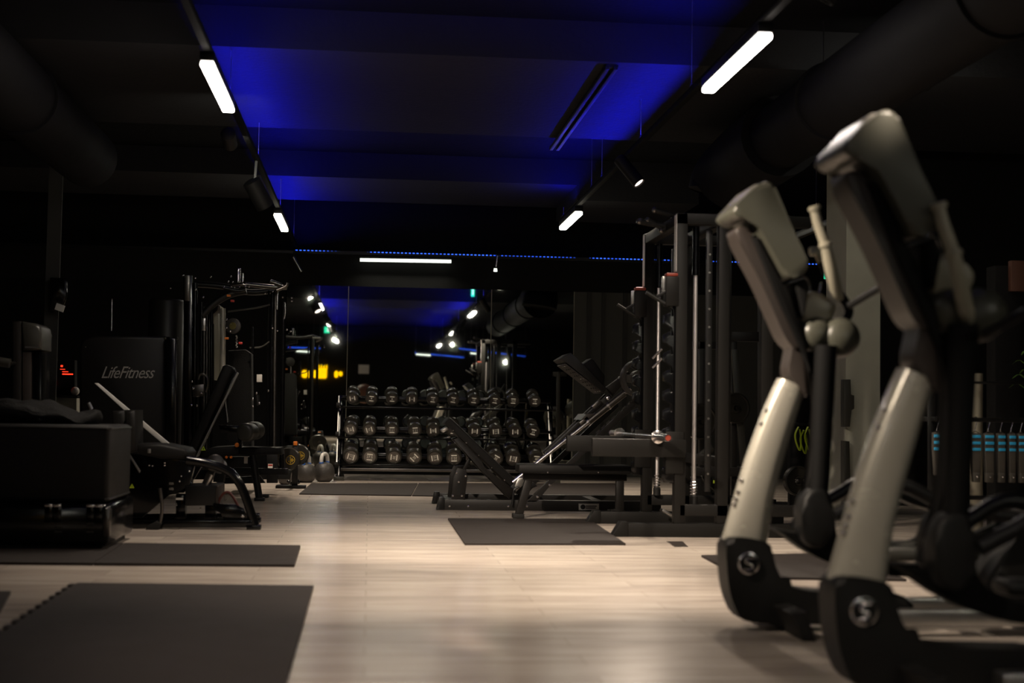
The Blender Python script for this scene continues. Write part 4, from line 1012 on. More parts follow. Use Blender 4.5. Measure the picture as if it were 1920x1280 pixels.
def plate_stand():
    Y = 14.9
    t = thing('plate_stand', 'low black stand holding two round plates beside the cable tower', 'plate stand', (at(545, 905, Y).x, Y, 0))
    c1 = at(541, 860, 14.55); c2 = at(560, 852, 15.28)
    MB().tube([(c1.x, 14.50, c1.z), (c1.x, 14.90, c1.z)], 0.019, 12).build('peg', 'dark_steel', t)
    MB().tube([(c2.x, 14.88, c2.z), (c2.x, 15.33, c2.z)], 0.019, 12).build('peg', 'dark_steel', t)
    MB().box(c1.x-0.03, c2.x+0.03, 14.86, 14.92, c1.z-0.03, c1.z+0.05, 0.004).build('crossbar', 'black_metal', t)
    MB().box(c1.x+0.02, c1.x+0.08, 14.86, 14.92, 0.0, c1.z+0.16, 0.004).build('post', 'black_metal', t)
    MB().box(c1.x-0.14, c2.x+0.10, 14.80, 14.98, 0.0, 0.03, 0.004).build('base', 'black_metal', t)
    MB().box(c1.x+0.03, c1.x+0.07, 14.84, 14.86, c1.z+0.13, c1.z+0.17, 0.003).build('orange_latch', 'orange_plastic', t)
pp = plate_stand()
def logo_plate(label, c, R):
    t = thing('round_plate', label, 'weight plate', c)
    MB().lathe([(0.022, -0.022), (R*0.90, -0.022), (R, -0.012), (R, 0.012), (R*0.90, 0.022), (0.022, 0.022)], c, (0, 1, 0), 36, loop=True).build('disc', 'dumbbell_rubber', t)
    ring = MB()
    ring.lathe([(R*0.34, 0), (R*0.39, 0), (R*0.39, 0.001), (R*0.34, 0.001)], Vector(c)+Vector((0.02, -0.0225, -0.01)), (0, -1, 0), 28, loop=True)
    cc = Vector(c)+Vector((0.02, -0.0232, -0.01))
    ring.box(cc.x-R*0.28, cc.x+R*0.28, cc.y-0.0005, cc.y+0.0005, cc.z-R*0.05, cc.z+R*0.05)
    for k in (-1, 0, 1): ring.box(cc.x+k*R*0.14-R*0.03, cc.x+k*R*0.14+R*0.03, cc.y-0.0005, cc.y+0.0005, cc.z-R*(0.28-0.1*abs(k)), cc.z+R*(0.28-0.1*abs(k)))
    ring.build('round_logo', 'yellow_print', t)
logo_plate('nearer black round plate with a yellow ring logo, beside the kettlebells', at(541, 860, 14.55), 0.118)
logo_plate('farther black round plate with a yellow ring logo, half hidden', at(560, 852, 15.28), 0.112)

def kettlebell(label, px, Y, R, tape=True):
    zc = R*0.96
    x = at(px, 880, Y).x
    t = thing('kettlebell', label, 'kettlebell', (x, Y, 0))
    MB().lathe([(0.0, 0.0), (R*0.55, 0.0), (R*0.80, R*0.22), (R*0.97, R*0.6), (R, R*0.98), (R*0.94, R*1.35), (R*0.75, R*1.68), (R*0.45, R*1.86), (0, R*1.92)], (x, Y, 0), (0, 0, 1), 28).build('body', 'cast_iron', t, angle=60)
    h = smooth([Vector((x-R*0.50, Y, R*1.62)), Vector((x-R*0.60, Y, R*2.05)), Vector((x-R*0.42, Y, R*2.55)), Vector((x, Y, R*2.68)), Vector((x+R*0.42, Y, R*2.55)), Vector((x+R*0.60, Y, R*2.05)), Vector((x+R*0.50, Y, R*1.62))], 4)
    rz = Matrix.Translation((x, Y, 0)) @ Matrix.Rotation(math.radians(62), 4, 'Z') @ Matrix.Translation((-x, -Y, 0))
    h = [rz @ p for p in h]
    hd = MB().tube(h, R*0.18, 12).build('handle', 'white_plastic', t)
    if tape:
        for p, q in ((h[2], h[3]), (h[-4], h[-3])): MB().tube([p, q], R*0.205, 12).build('tape_band', 'blue_tape', hd)
kettlebell('kettlebell with taped steel handle standing next to the dumbbell rack', 608, 16.3, 0.118)
kettlebell('kettlebell with taped steel handle between the round plates and another kettlebell', 574, 16.1, 0.112)
kettlebell('small kettlebell on the floor under the round plates', 535, 15.6, 0.075, False)
def floor_handle():
    Y = 15.2
    t = thing('floor_attachment', 'chrome cable handle attachment standing on the floor by the small kettlebell', 'cable attachment', (at(549, 905, Y).x, Y, 0))
    TB([(545, 905), (546, 892), (549, 880), (552, 878)], Y, 0.008, 'shaft', 'chrome', t)
    for p in ((541, 904), (547, 907), (556, 906), (560, 904), (557, 901)): MB().ball(at(p[0], p[1], Y)+Vector((0, 0, 0.005)), 0.020, u=10, v=8).build('knob', 'gloss_black', t)
    MB().tube([at(540, 905, Y), at(561, 905, Y)], 0.012, 10).build('grip', 'rubber', t)
floor_handle()

def left_bits():
    # soft box on a glossy platform
    Y = 8.15
    xr = at(203, 1000, Y).x
    t = thing('glossy_platform', 'low glossy black platform with chrome clips at the left edge', 'platform', (xr-0.6, Y+0.4, 0))
    MB().box(-2.95, xr, Y, Y+0.85, 0.03, 0.262, 0.03).build('body', 'gloss_black', t, angle=60)
    MB().box(-2.90, xr-0.04, Y+0.04, Y+0.8, 0.0, 0.03, 0.004).build('feet', 'rubber', t)
    for px in (92, 108, 170, 186):
        q = at(px, 960, Y)
        cl = MB().box(q.x-0.022, q.x+0.022, Y-0.014, Y+0.004, 0.16, 0.255, 0.005).build('clip', 'gloss_black', t)
        MB().box(q.x-0.022, q.x+0.022, Y-0.020, Y-0.010, 0.245, 0.262, 0.003).build('clip_hinge', 'chrome', cl)
    for px in (108, 168):
        m = MB()
        for k in range(4):
            q = at(px, 973+k*8, Y-0.02); m.box(q.x-0.018, q.x+0.018, Y-0.012, Y-0.004, q.z-0.004, q.z+0.004)
        m.build('vent_slots', 'grey_plastic', t)
    q = at(196, 975, Y)
    MB().box(xr-0.03, xr+0.008, Y-0.01, Y+0.05, 0.08, 0.24, 0.01).build('corner_trim', 'dark_steel', t)
    # padded box
    z0 = 0.266
    x1 = at(202, 870, Y).x; z1 = at(150, 796, Y+0.05).z
    b = thing('padded_box', 'big black padded vinyl box resting on the glossy platform', 'box', (x1-0.6, Y+0.4, z0))
    bm_ = MB(); bm_.box(-2.9, x1, Y+0.05, Y+0.78, z0, z1, 0.03)
    bm_.build('body', 'black_leather', b, angle=60)
    for zz in (z1-0.02, z0+0.02):
        MB().tube([(-2.9, Y+0.052, zz), (x1-0.02, Y+0.052, zz), (x1-0.002, Y+0.07, zz), (x1-0.002, Y+0.76, zz)], 0.006, 8).build('piping', 'black_metal', b)
    # crumpled bag on top
    bg = MB(); xm = at(70, 780, Y+0.3)
    bmesh.ops.create_icosphere(bg.bm, subdivisions=4, radius=1.0, matrix=Matrix.Translation((xm.x-0.15, Y+0.40, z1+0.03)) @ Matrix.Diagonal((0.50, 0.24, 0.09, 1)))
    from mathutils import noise
    for v in bg.bm.verts:
        n_ = noise.noise(v.co*7)*0.07 + noise.noise(v.co*19)*0.02
        v.co.z = max(z1+0.002, v.co.z+n_); v.co.y += noise.noise(v.co*9+Vector((5, 0, 0)))*0.02
    o = bg.build('crumpled_bag', 'dark_cloth', angle=50); tag(o, 'crumpled dark bag lying on top of the padded box', 'bag')
    # tall grey-topped machine at the very left
    Y2 = 9.6
    m_ = thing('grey_topped_machine', 'tall dark machine column with a rounded pale grey top at the left edge', 'weight machine', (at(45, 900, Y2).x, Y2, 0))
    PX([(24, 603), (38, 602), (38, 905), (24, 905)], Y2, Y2, Y2+0.3, 'side_column', 'charcoal_metal', m_, bev=0.006)
    PX([(39, 602), (66, 606), (74, 612), (76, 624), (76, 655), (40, 658)], Y2, Y2+0.02, Y2+0.34, 'rounded_top', 'grey_plastic', m_, bev=0.02, ang=60)
    PX([(40, 659), (56, 659), (56, 905), (40, 905)], Y2, Y2+0.03, Y2+0.3, 'inner_column', 'mid_plastic', m_, bev=0.004)
    PX([(57, 659), (74, 658), (74, 905), (57, 905)], Y2, Y2+0.05, Y2+0.3, 'front_panel', 'gloss_black', m_, bev=0.004)
    TB([(-12, 676), (19, 681)], Y2-0.1, 0.030, 'grip_roller', 'grey_plastic', m_)
    MB().tube([at(19, 681, Y2-0.1), at(30, 681, Y2+0.03)], 0.012, 10).build('roller_axle', 'dark_steel', m_)
    PX([(47, 649), (76, 650), (76, 653), (47, 652)], Y2+0.015, Y2+0.012, Y2+0.02, 'top_rim', 'brushed_steel', m_, bev=0)
    # soap dispenser on the pillar
    Y3 = 13.5
    d = thing('soap_dispenser', 'black wall dispenser with a pale spout on the left pillar', 'dispenser', (at(112, 550, Y3).x, Y3-0.06, at(112, 586, Y3).z))
    PX([(96, 521), (122, 522), (128, 530), (127, 556), (122, 572), (108, 580), (96, 586)], Y3-0.06, Y3-0.12, Y3, 'housing', 'gloss_black', d, bev=0.012, ang=60)
    PX([(107, 568), (121, 573), (117, 585), (103, 580)], Y3-0.12, Y3-0.14, Y3-0.08, 'spout', 'white_plastic', d, bev=0.003)
    # red display on a dark cabinet
    Y4 = 14.2
    c_ = thing('red_display', 'small device with glowing red display lines on the grey cabinet', 'display', (at(124, 738, Y4).x, Y4, at(124, 740, Y4).z))
    PX([(104, 675), (140, 675), (140, 741), (104, 741)], Y4, Y4, Y4+0.12, 'body', 'dark_cloth', c_, bev=0.004)
    m = MB()
    for x0_, x1_, yy, h in ((117, 137, 701, 2.2), (117, 128, 696.5, 1.2), (114, 118, 686, 3.5), (113, 122, 692, 1.0), (103.5, 105.5, 718, 9)):
        a = at(x0_, yy, Y4); b2 = at(x1_, yy, Y4); hh = h*0.5*Y4/2667; m.box(a.x, b2.x, Y4-0.006, Y4-0.001, a.z-hh, a.z+hh)
    m.build('red_digits', 'red_led', c_)
    cb = thing('grey_cabinet', 'low grey cabinet with a dark top behind the padded box', 'cabinet', (at(110, 905, Y4).x, Y4+0.1, 0))
    PX([(72, 744), (146, 746), (146, 913.5), (72, 912.5)], Y4, Y4-0.06, Y4+0.35, 'carcass', 'wall_grey', cb, bev=0.004)
    PX([(70, 739.5), (148, 741.5), (148, 745), (70, 743)], Y4, Y4-0.08, Y4+0.37, 'worktop', 'black_metal', cb, bev=0.002)
    PX([(104, 750), (130, 751), (130, 900), (104, 900)], Y4-0.07, Y4-0.075, Y4-0.06, 'door', 'wall_grey', cb, bev=0.002)
    q = at(141, 733, Y4-0.02); tag(MB().ball((q.x, q.y, q.z-0.0), 0.042).build('pale_ball', 'white_plastic'), 'small pale ball lying on the grey cabinet', 'ball')
left_bits()
# ---------------------------------------------------------------- ducts
def duct(label, pts, r, flanges, m='duct'):
    t = thing('ventilation_duct', label, 'duct', pts[0])
    P = smooth([Vector(p) for p in pts], 5)
    MB().tube(P, r, 32).build('pipe', m, t, angle=60)
    for y in flanges:
        p = min(P, key=lambda q: abs(q.y-y)); MB().lathe([(r, -0.03), (r+0.02, -0.025), (r+0.02, 0.025), (r, 0.03)], (p.x, y, p.z), (0, 1, 0), 32).build('flange', m, t)
    for y in flanges[::2]:
        MB().tube([(P[0].x, y+0.2, P[0].z+r-0.01), (P[0].x, y+0.2, 3.54)], 0.004, 6).build('hanger_rod', 'dark_steel', t)
    return t
d1 = duct('fat black ventilation duct running along the ceiling at the upper right', [(3.05, 2.2, 2.93), (3.05, 6, 2.93), (3.05, 10.6, 2.93)], 0.25, [4.0, 6.6, 9.2, 10.5])
MB().tube(smooth([Vector((3.05, 10.4, 2.93)), Vector((3.04, 11.3, 2.90)), Vector((2.98, 11.7, 2.80)), Vector((2.96, 11.75, 2.70))], 5), 0.31, 32).build('elbow', 'duct', d1, angle=60)
duct('dark ventilation duct barely visible at the upper left', [(-2.45, 2.2, 2.93), (-2.45, 8, 2.93), (-2.45, 12.4, 2.93)], 0.25, [3.0, 6.5, 10.0])
t = thing('ceiling_rail', 'pair of thin black rails on the ceiling beam beside the right light track', 'rail', (1.62, 9.7, HT+.33))
for x in (1.60, 1.66):
    MB().box(x-0.014, x+0.014, 9.70, 12.8, HT+0.32, HT+0.35, 0.002).build('rail_profile', 'matte_black', t)
MB().box(1.58, 1.68, 9.72, 9.76, HT+0.34, HT+0.36).build('rail_bracket', 'matte_black', t)
t = thing('small_wall_spot', 'tiny chrome spotlight with a bright lens hanging under the cornice', 'spotlight', at(931, 480, YM-0.2))
MB().tube([at(933, 478, YM-0.2), at(930, 500, YM-0.2)], 0.012, 10).build('stem', 'chrome', t)
MB().lathe([(0.02, 0), (0.025, -0.04), (0, -0.045)], at(929, 503, YM-0.2), (0, 0, 1), 16).build('lens', 'lamp_green', t)
MB().box(at(931, 478, YM).x-0.02, at(931, 478, YM).x+0.02, YM-0.24, YM-0.05, at(931, 479, YM-0.2).z, at(931, 477, YM-0.2).z).build('bracket', 'black_metal', t)
t = thing('small_wall_spot', 'thin silver spotlight hanging at the far end of the left light track', 'spotlight', at(552, 484, YM-0.4))
MB().tube([at(550, 482, YM-0.4), at(565, 509, YM-0.4)], 0.022, 12).build('body', 'brushed_steel', t)
MB().tube([at(550, 482, YM-0.4), at(552, 470, YM-0.4)], 0.008, 8).build('stem', 'black_metal', t)

# ---------------------------------------------------------------- exit sign, tray
t = thing('exit_sign', 'green emergency exit sign on the far right above the cross trainers', 'exit sign', at(1553, 511, 16))
a = at(1547, 522, 16); b = at(1560, 500, 16)
MB().box(a.x, b.x, 16, 16.05, a.z, b.z, 0.003).build('sign_face', 'sign_green', t)
m = MB(); c = (a+b)*0.5
m.ball((c.x-0.005, 15.998, c.z+0.035), 0.010, 1, 0.2, 1, 8, 6); m.bar((c.x, 15.998, c.z+0.02), (c.x-0.005, 15.998, c.z-0.012), 0.014, 0.004, up=(0, 1, 0))
m.bar((c.x-0.005, 15.998, c.z-0.01), (c.x+0.02, 15.998, c.z-0.045), 0.009, 0.004, up=(0, 1, 0)); m.bar((c.x-0.005, 15.998, c.z-0.01), (c.x-0.028, 15.998, c.z-0.035), 0.009, 0.004, up=(0, 1, 0))
m.bar((c.x, 15.998, c.z+0.012), (c.x+0.026, 15.998, c.z+0.0), 0.007, 0.004, up=(0, 1, 0)); m.build('running_figure', 'sign_white', t)
MB().tube([(c.x, 16.02, b.z), (c.x, 16.02, 3.54)], 0.005, 8).build('hanger', 'dark_steel', t)
t = thing('cable_tray', 'grey slanting beam under the ceiling between the cross trainers', 'beam', at(1470, 452, 12.6))
MB().bar(at(1470, 452, 12.6), at(1592, 402, 11.2), 0.05, 0.06, 0.004).build('tray', 'grey_plastic', t)
MB().tube([at(1530, 424, 11.9), at(1530, 424, 11.9)+Vector((0, 0, 1.4))], 0.005, 6).build('hanger', 'dark_steel', t)

# ---------------------------------------------------------------- storage frame behind the power rack
def storage_frame():
    Y = 13.2
    t = thing('storage_frame', 'black tube storage frame with shelves behind the power rack', 'storage rack', (at(1390, 960, Y).x, Y, 0))
    for x0, x1, y0 in ((1424, 1444, 470), (1312, 1322, 640), (1372, 1382, 640)):
        PX([(x0, y0), (x1, y0), (x1, 940), (x0, 940)], Y, Y, Y+0.07, 'upright', 'charcoal_metal', t)
    PX([(1300, 640), (1345, 640), (1345, 654), (1300, 654)], Y, Y+0.0, Y+0.06, 'crossbar', 'charcoal_metal', t)
    PX([(1366, 622), (1440, 622), (1440, 640), (1366, 640)], Y, Y-0.01, Y+0.06, 'crossbar', 'charcoal_metal', t)
    for yy in (876, 935):
        PX([(1290, yy), (1450, yy), (1450, yy+16), (1290, yy+16)], Y, Y-0.1, Y+0.35, 'shelf', 'charcoal_metal', t)
    PX([(1372, 655), (1385, 655), (1400, 870), (1388, 870)], Y-0.05, Y-0.06, Y-0.01, 'slanted_post', 'grey_plastic', t)
    return Y
Ys = storage_frame()
def plain_plate(label, px, py, Y, R, m='dumbbell_rubber'):
    c = at(px, py, Y)
    t = thing('weight_plate', label, 'weight plate', c)
    MB().lathe([(0.026, -0.03), (R*0.32, -0.03), (R*0.36, -0.018), (R*0.84, -0.018), (R*0.90, -0.03), (R, -0.024), (R, 0.024), (R*0.9, 0.03), (0.026, 0.03)], c, (-0.2, 1, 0), 36, loop=True).build('disc', m, t)
    MB().tube([c+Vector((0.02, -0.06, 0)), c+Vector((-0.03, 0.12, 0))], 0.022, 12).build('peg_hole_ring', 'dark_steel', t)
    return t
plain_plate('dark round plate hung behind the slanted grey post', 1378, 765, Ys-0.12, 0.145)
plain_plate('dark round plate beside the silver guide rod of the power rack', 1312, 790, Ys-0.12, 0.17)
plain_plate('grey round plate high on the frame left of the nearer cross trainer column', 1444, 628, Ys-0.1, 0.085, 'grey_plastic')
def strap_loop(label, pts, Y, r, m, n='training_strap', cat='strap'):
    o = MB().tube(smooth([at(p[0], p[1], Y) for p in pts], 5), r, 10, sq=(1.8, 0.5)).build(n, m); return tag(o, label, cat)
strap_loop('curved grey handle loop lying on the storage shelf behind the rack', [(1312, 867), (1315, 856), (1325, 846), (1336, 838)], Ys, 0.022, 'grey_plastic', 'bag_handle', 'handle')
strap_loop('dark strap hanging below the upper storage shelf', [(1315, 892), (1322, 905), (1334, 915), (1345, 925)], Ys-0.17, 0.014, 'grey_plastic')
def bag(label, a, b, Y, accents):
    p = at(*a, Y); q = at(*b, Y)
    t = thing('equipment_bag', label, 'bag', ((p.x+q.x)/2, Y, q.z))
    m = MB(); m.box(p.x, q.x, Y-0.08, Y+0.03, q.z, p.z, 0.03); m.build('body', 'black_leather', t, angle=60)
    for (x0, y0, x1, y1) in accents:
        u = at(x0, y0, Y-0.085); v = at(x1, y1, Y-0.085); MB().box(u.x, v.x, Y-0.092, Y-0.078, v.z, u.z, 0.002).build('lime_patch', 'lime', t)
bag('black bag with a lime stripe on the lower storage shelf, left', (1288, 892), (1334, 934), Ys-0.05, [(1289, 889+5, 1292, 902)])
bag('black bag with a lime corner on the lower storage shelf, middle', (1336, 894), (1366, 934), Ys-0.05, [(1337, 900, 1348, 906)])
bag('black bag on the floor with a lime block, left of the farther column', (1364, 952), (1398, 975), 11.1, [(1364, 956, 1374, 969)])

# lime and black bands hanging on the wall
def bands():
    Y = 12.4
    sh = []
    for k, (x0, y0) in enumerate(((1497, 800), (1507, 806), (1515, 800))):
        strap_loop(['left', 'middle', 'right'][k]+' one of three lime and black bands hanging behind the farther cross trainer', [(x0, y0), (x0-6, y0+14), (x0-4, y0+30), (x0+3, y0+44), (x0+5, y0+22), (x0+2, y0+4)], Y-0.02*k, 0.012, 'lime', 'resistance_band', 'band')
bands()
def band_post():
    Y = 12.5
    t = thing('band_rack', 'dark rack behind the farther cross trainer with hanging bands and round plates', 'storage rack', (at(1510, 960, Y).x, Y, 0))
    PX([(1484, 740), (1532, 740), (1532, 956), (1484, 956)], Y, Y+0.05, Y+0.12, 'back_panel', 'matte_black', t)
    PX([(1484, 792), (1528, 792), (1528, 798), (1484, 798)], Y, Y-0.05, Y+0.06, 'hook_rail', 'black_metal', t)
    PX([(1556, 700), (1584, 700), (1584, 948), (1556, 948)], Y, Y+0.0, Y+0.10, 'side_panel', 'matte_black', t)
    for yy in (838, 880, 915): PX([(1553, yy), (1586, yy), (1586, yy+2), (1553, yy+2)], Y-0.3, Y-0.35, Y+0.0, 'shelf', 'grey_plastic', t)
    MB().box(at(1553, 880, Y-0.3).x, at(1586, 880, Y-0.3).x, Y-0.34, Y, 0, 0.04).build('base', 'black_metal', t)
    PX([(1551, 700), (1556, 700), (1556, 948), (1551, 948)], Y-0.3, Y-0.34, Y+0.02, 'upright', 'matte_black', t)
band_post()
t = plain_plate('black plate marked 25 KG behind the farther cross trainer', 1495, 901, 12.2, 0.13)
put_mesh(text_mesh('25KG', 0.036, 0.0005), 'lettering', 'grey_print', t, Matrix.Translation(at(1495, 901, 12.2)+Vector((0.01, -0.037, 0))))
def small_box(name, label, cat, a, b, Y, m, d=0.1, bev=0.004):
    p = at(*a, Y); q = at(*b, Y); return tag(MB().box(p.x, q.x, Y, Y+d, q.z, p.z, bev).build(name, m), label, cat)
small_box('orange_box', 'small orange box on the shelf beside the grey pillar', 'box', (1579, 880-2), (1584, 895), 12.1, 'wood_orange', 0.05, 0.001)
small_box('black_case', 'black case on the shelf beside the grey pillar, above the chrome ring', 'case', (1557, 900), (1582, 914), 12.2, 'matte_black')
o = MB().lathe([(0.022, -0.018), (0.05, -0.018), (0.05, -0.008), (0.040, -0.006), (0.040, 0.006), (0.05, 0.008), (0.05, 0.018), (0.022, 0.018)], at(1569, 958, 11.8), (0, 0, 1), 24).build('chrome_ring', 'chrome'); tag(o, 'chrome collar standing by the pillar foot between the two cross trainers', 'collar')
def foam_block(label, pts):
    o = MB().prism(xz(pts, 10.9), 10.90, 10.99, 0.004).build('hanging_block', 'grey_plastic'); tag(o, label, 'pad')
foam_block('upper dark grey pad hung on the grey pillar', [(1583, 711), (1595, 711), (1595, 740), (1602, 741), (1602, 766), (1596, 768), (1594, 800), (1583, 800)])
foam_block('lower dark grey pad hung on the grey pillar', [(1583, 826), (1593, 827), (1594, 880), (1596, 960), (1583, 960)])

# white pole, hanger rail with straps
t = thing('white_pole', 'white round pole behind the nearest cross trainer', 'pole', (at(1831, 1030, 8.9).x, 8.9, 0))
c = at(1831, 1030, 8.9)
MB().tube([(c.x, 8.9, 0.0), (c.x, 8.9, at(1831, 700, 8.9).z)], 0.040, 20).build('shaft', 'cream_plastic', t)
MB().lathe([(0.06, 0), (0.06, 0.012), (0.045, 0.02)], (c.x, 8.9, 0), (0, 0, 1), 20).build('base_ring', 'cream_plastic', t)
def hanger_rack():
    Y = 8.6
    t = thing('hanger_rack', 'black garment-style rack with two rails at the right edge', 'rack', (at(1900, 1040, Y).x, Y, 0))
    x0, x1 = at(1755, 786, Y).x, at(1975, 786, Y).x
    zr = at(1850, 787, Y).z; z2 = at(1880, 935, Y).z; zt = at(1880, 716, Y).z
    MB().box(x0, x1, Y-0.014, Y+0.014, zr-0.014, zr+0.014, 0.003).build('top_rail', 'black_metal', t)
    MB().box(x0, x1, Y+0.1, Y+0.128, z2-0.014, z2+0.014, 0.003).build('lower_rail', 'black_metal', t)
    MB().box(x0+0.3, x1, Y+0.2, Y+0.22, zt-0.008, zt+0.008, 0.002).build('frame_rail', 'black_metal', t)
    for x in (x0, x1):
        MB().box(x-0.02, x+0.02, Y+0.05, Y+0.09, 0, zt, 0.003).build('side_post', 'black_metal', t)
        for z in (zr, ): MB().box(x-0.014, x+0.014, Y-0.014, Y+0.22, z-0.014, z+0.014, 0.003).build('rail_arm', 'black_metal', t)
        MB().box(x-0.03, x+0.03, Y-0.25, Y+0.35, 0, 0.03, 0.004).build('foot', 'black_metal', t)
    return Y, zr, z2
Yh, zr, z2 = hanger_rack()
def strap_set(px, Y, z, dz, label, proto=None, blue=True, w=0.036, group='blue-striped strap sets on hangers'):
    x = at(px, 800, Y).x
    t = thing('strap_set', label, 'strap', (x, Y, z), group)
    h = [Vector((x, Y, z+0.016)), Vector((x+0.012, Y, z+0.012)), Vector((x+0.012, Y, z-0.01)), Vector((x, Y, z-0.05)), Vector((x-0.004, Y, z-0.075))]
    MB().tube(smooth([Vector((x-0.014, Y, z+0.004))]+h, 4), 0.0025, 8).build('hanger_hook', 'chrome', t)
    MB().tube([(x-0.026, Y, z-0.085), (x, Y, z-0.072), (x+0.026, Y, z-0.085)], 0.0025, 8).build('hanger_bar', 'chrome', t)
    zb = z-0.085
    b = MB(); b.prism([(x-w, zb+0.002), (x+w, zb+0.002), (x+w*0.9, zb-dz*0.4), (x+w*1.02, zb-dz), (x-w*0.7, zb-dz), (x-w*0.95, zb-dz*0.4)], Y-0.02, Y+0.02, 0.006)
    body = b.build('strap_body', 'strap_web', t)
    if blue:
        for k in range(3):
            zz = zb-0.02-0.040*k
            MB().box(x-w*0.95, x+w*0.95, Y-0.024, Y-0.018, zz-0.009, zz+0.009, 0.002).build('blue_stripe', 'sky_blue', body)
    MB().box(x-w*0.8, x+w*0.8, Y-0.028, Y+0.01, zb-dz-0.045, zb-dz+0.015, 0.006).build('buckle', 'strap_web', t)
    MB().ball((x, Y-0.03, zb-dz-0.01), 0.006, u=8, v=6).build('rivet', 'chrome', t)
for k, (px, w_) in enumerate(((1811, 0.020), (1829, 0.028), (1853, 0.030), (1876, 0.024), (1896, 0.022), (1914, 0.022))):
    strap_set(px, Yh, zr, 0.26, 'blue-striped black strap set on a hanger at the right edge, %s from the left' % ordw[k], w=w_)
strap_set(1757, Yh, zr, 0.22, 'blue-striped strap set seen left of the vertical arm of the nearest cross trainer', w=0.03)
for k, px in enumerate((1866, 1884, 1900)):
    strap_set(px, Yh+0.11, z2, 0.09, 'black buckled strap on the lower hanger rail, %s from the left' % ordw[k], blue=False, w=0.024, group='straps on the lower rail')
small_box('wooden_panel', 'reddish wooden panel at the right picture edge', 'panel', (1896, 488), (1930, 546), 9.55, 'dark_wood', 0.05)
MB_ = MB().box(at(1890, 500, 9.4).x, at(1940, 500, 9.4).x, 9.6, 9.75, 0, 1.9, 0.004).build('dark_locker', 'wall_dark'); tag(MB_, 'tall dark locker at the right edge carrying the wooden panel', 'locker')
# plant at the right edge
t = thing('potted_plant', 'green spiky plant peeking in at the right picture edge', 'plant', (at(1935, 720, 9.3).x, 9.3, 0))
bx = at(1938, 700, 9.3)
MB().lathe([(0.10, 0), (0.14, 0.30), (0.13, 0.30), (0.12, 0.25), (0, 0.25)], (bx.x, 9.3, 0), (0, 0, 1), 24).build('pot', 'matte_black', t)
MB().tube([(bx.x, 9.3, 0.25), (bx.x, 9.3, bx.z-0.15)], 0.012, 8).build('stem', 'leaf', t)
for k in range(14):
    a = k*2.4; r = 0.14+0.03*(k % 3); z = bx.z-0.15+0.02*k
    MB().tube(smooth([Vector((bx.x, 9.3, z-0.03)), Vector((bx.x+math.cos(a)*r*0.6, 9.3+math.sin(a)*r*0.6, z+0.06)), Vector((bx.x+math.cos(a)*r, 9.3+math.sin(a)*r, z+0.03))], 3), [0.006]+[0.008]*3+[0.006, 0.004, 0.001], 6, sq=(1.6, 0.3)).build('leaf', 'leaf', t)
small_box('floor_tape', 'short brownish tape mark on the floor in front of the power rack', 'tape', (0, 0), (1, 1), 9, 'matte_black') if False else None
P = [fl(*p) for p in ((1250, 1015), (1280, 1015), (1290, 1025), (1265, 1025))]
tag(MB().plate([(p.x, p.y) for p in P], 0.0, 0.002).build('floor_tape', 'mid_plastic'), 'short brown tape mark on the floor in front of the power rack', 'tape')
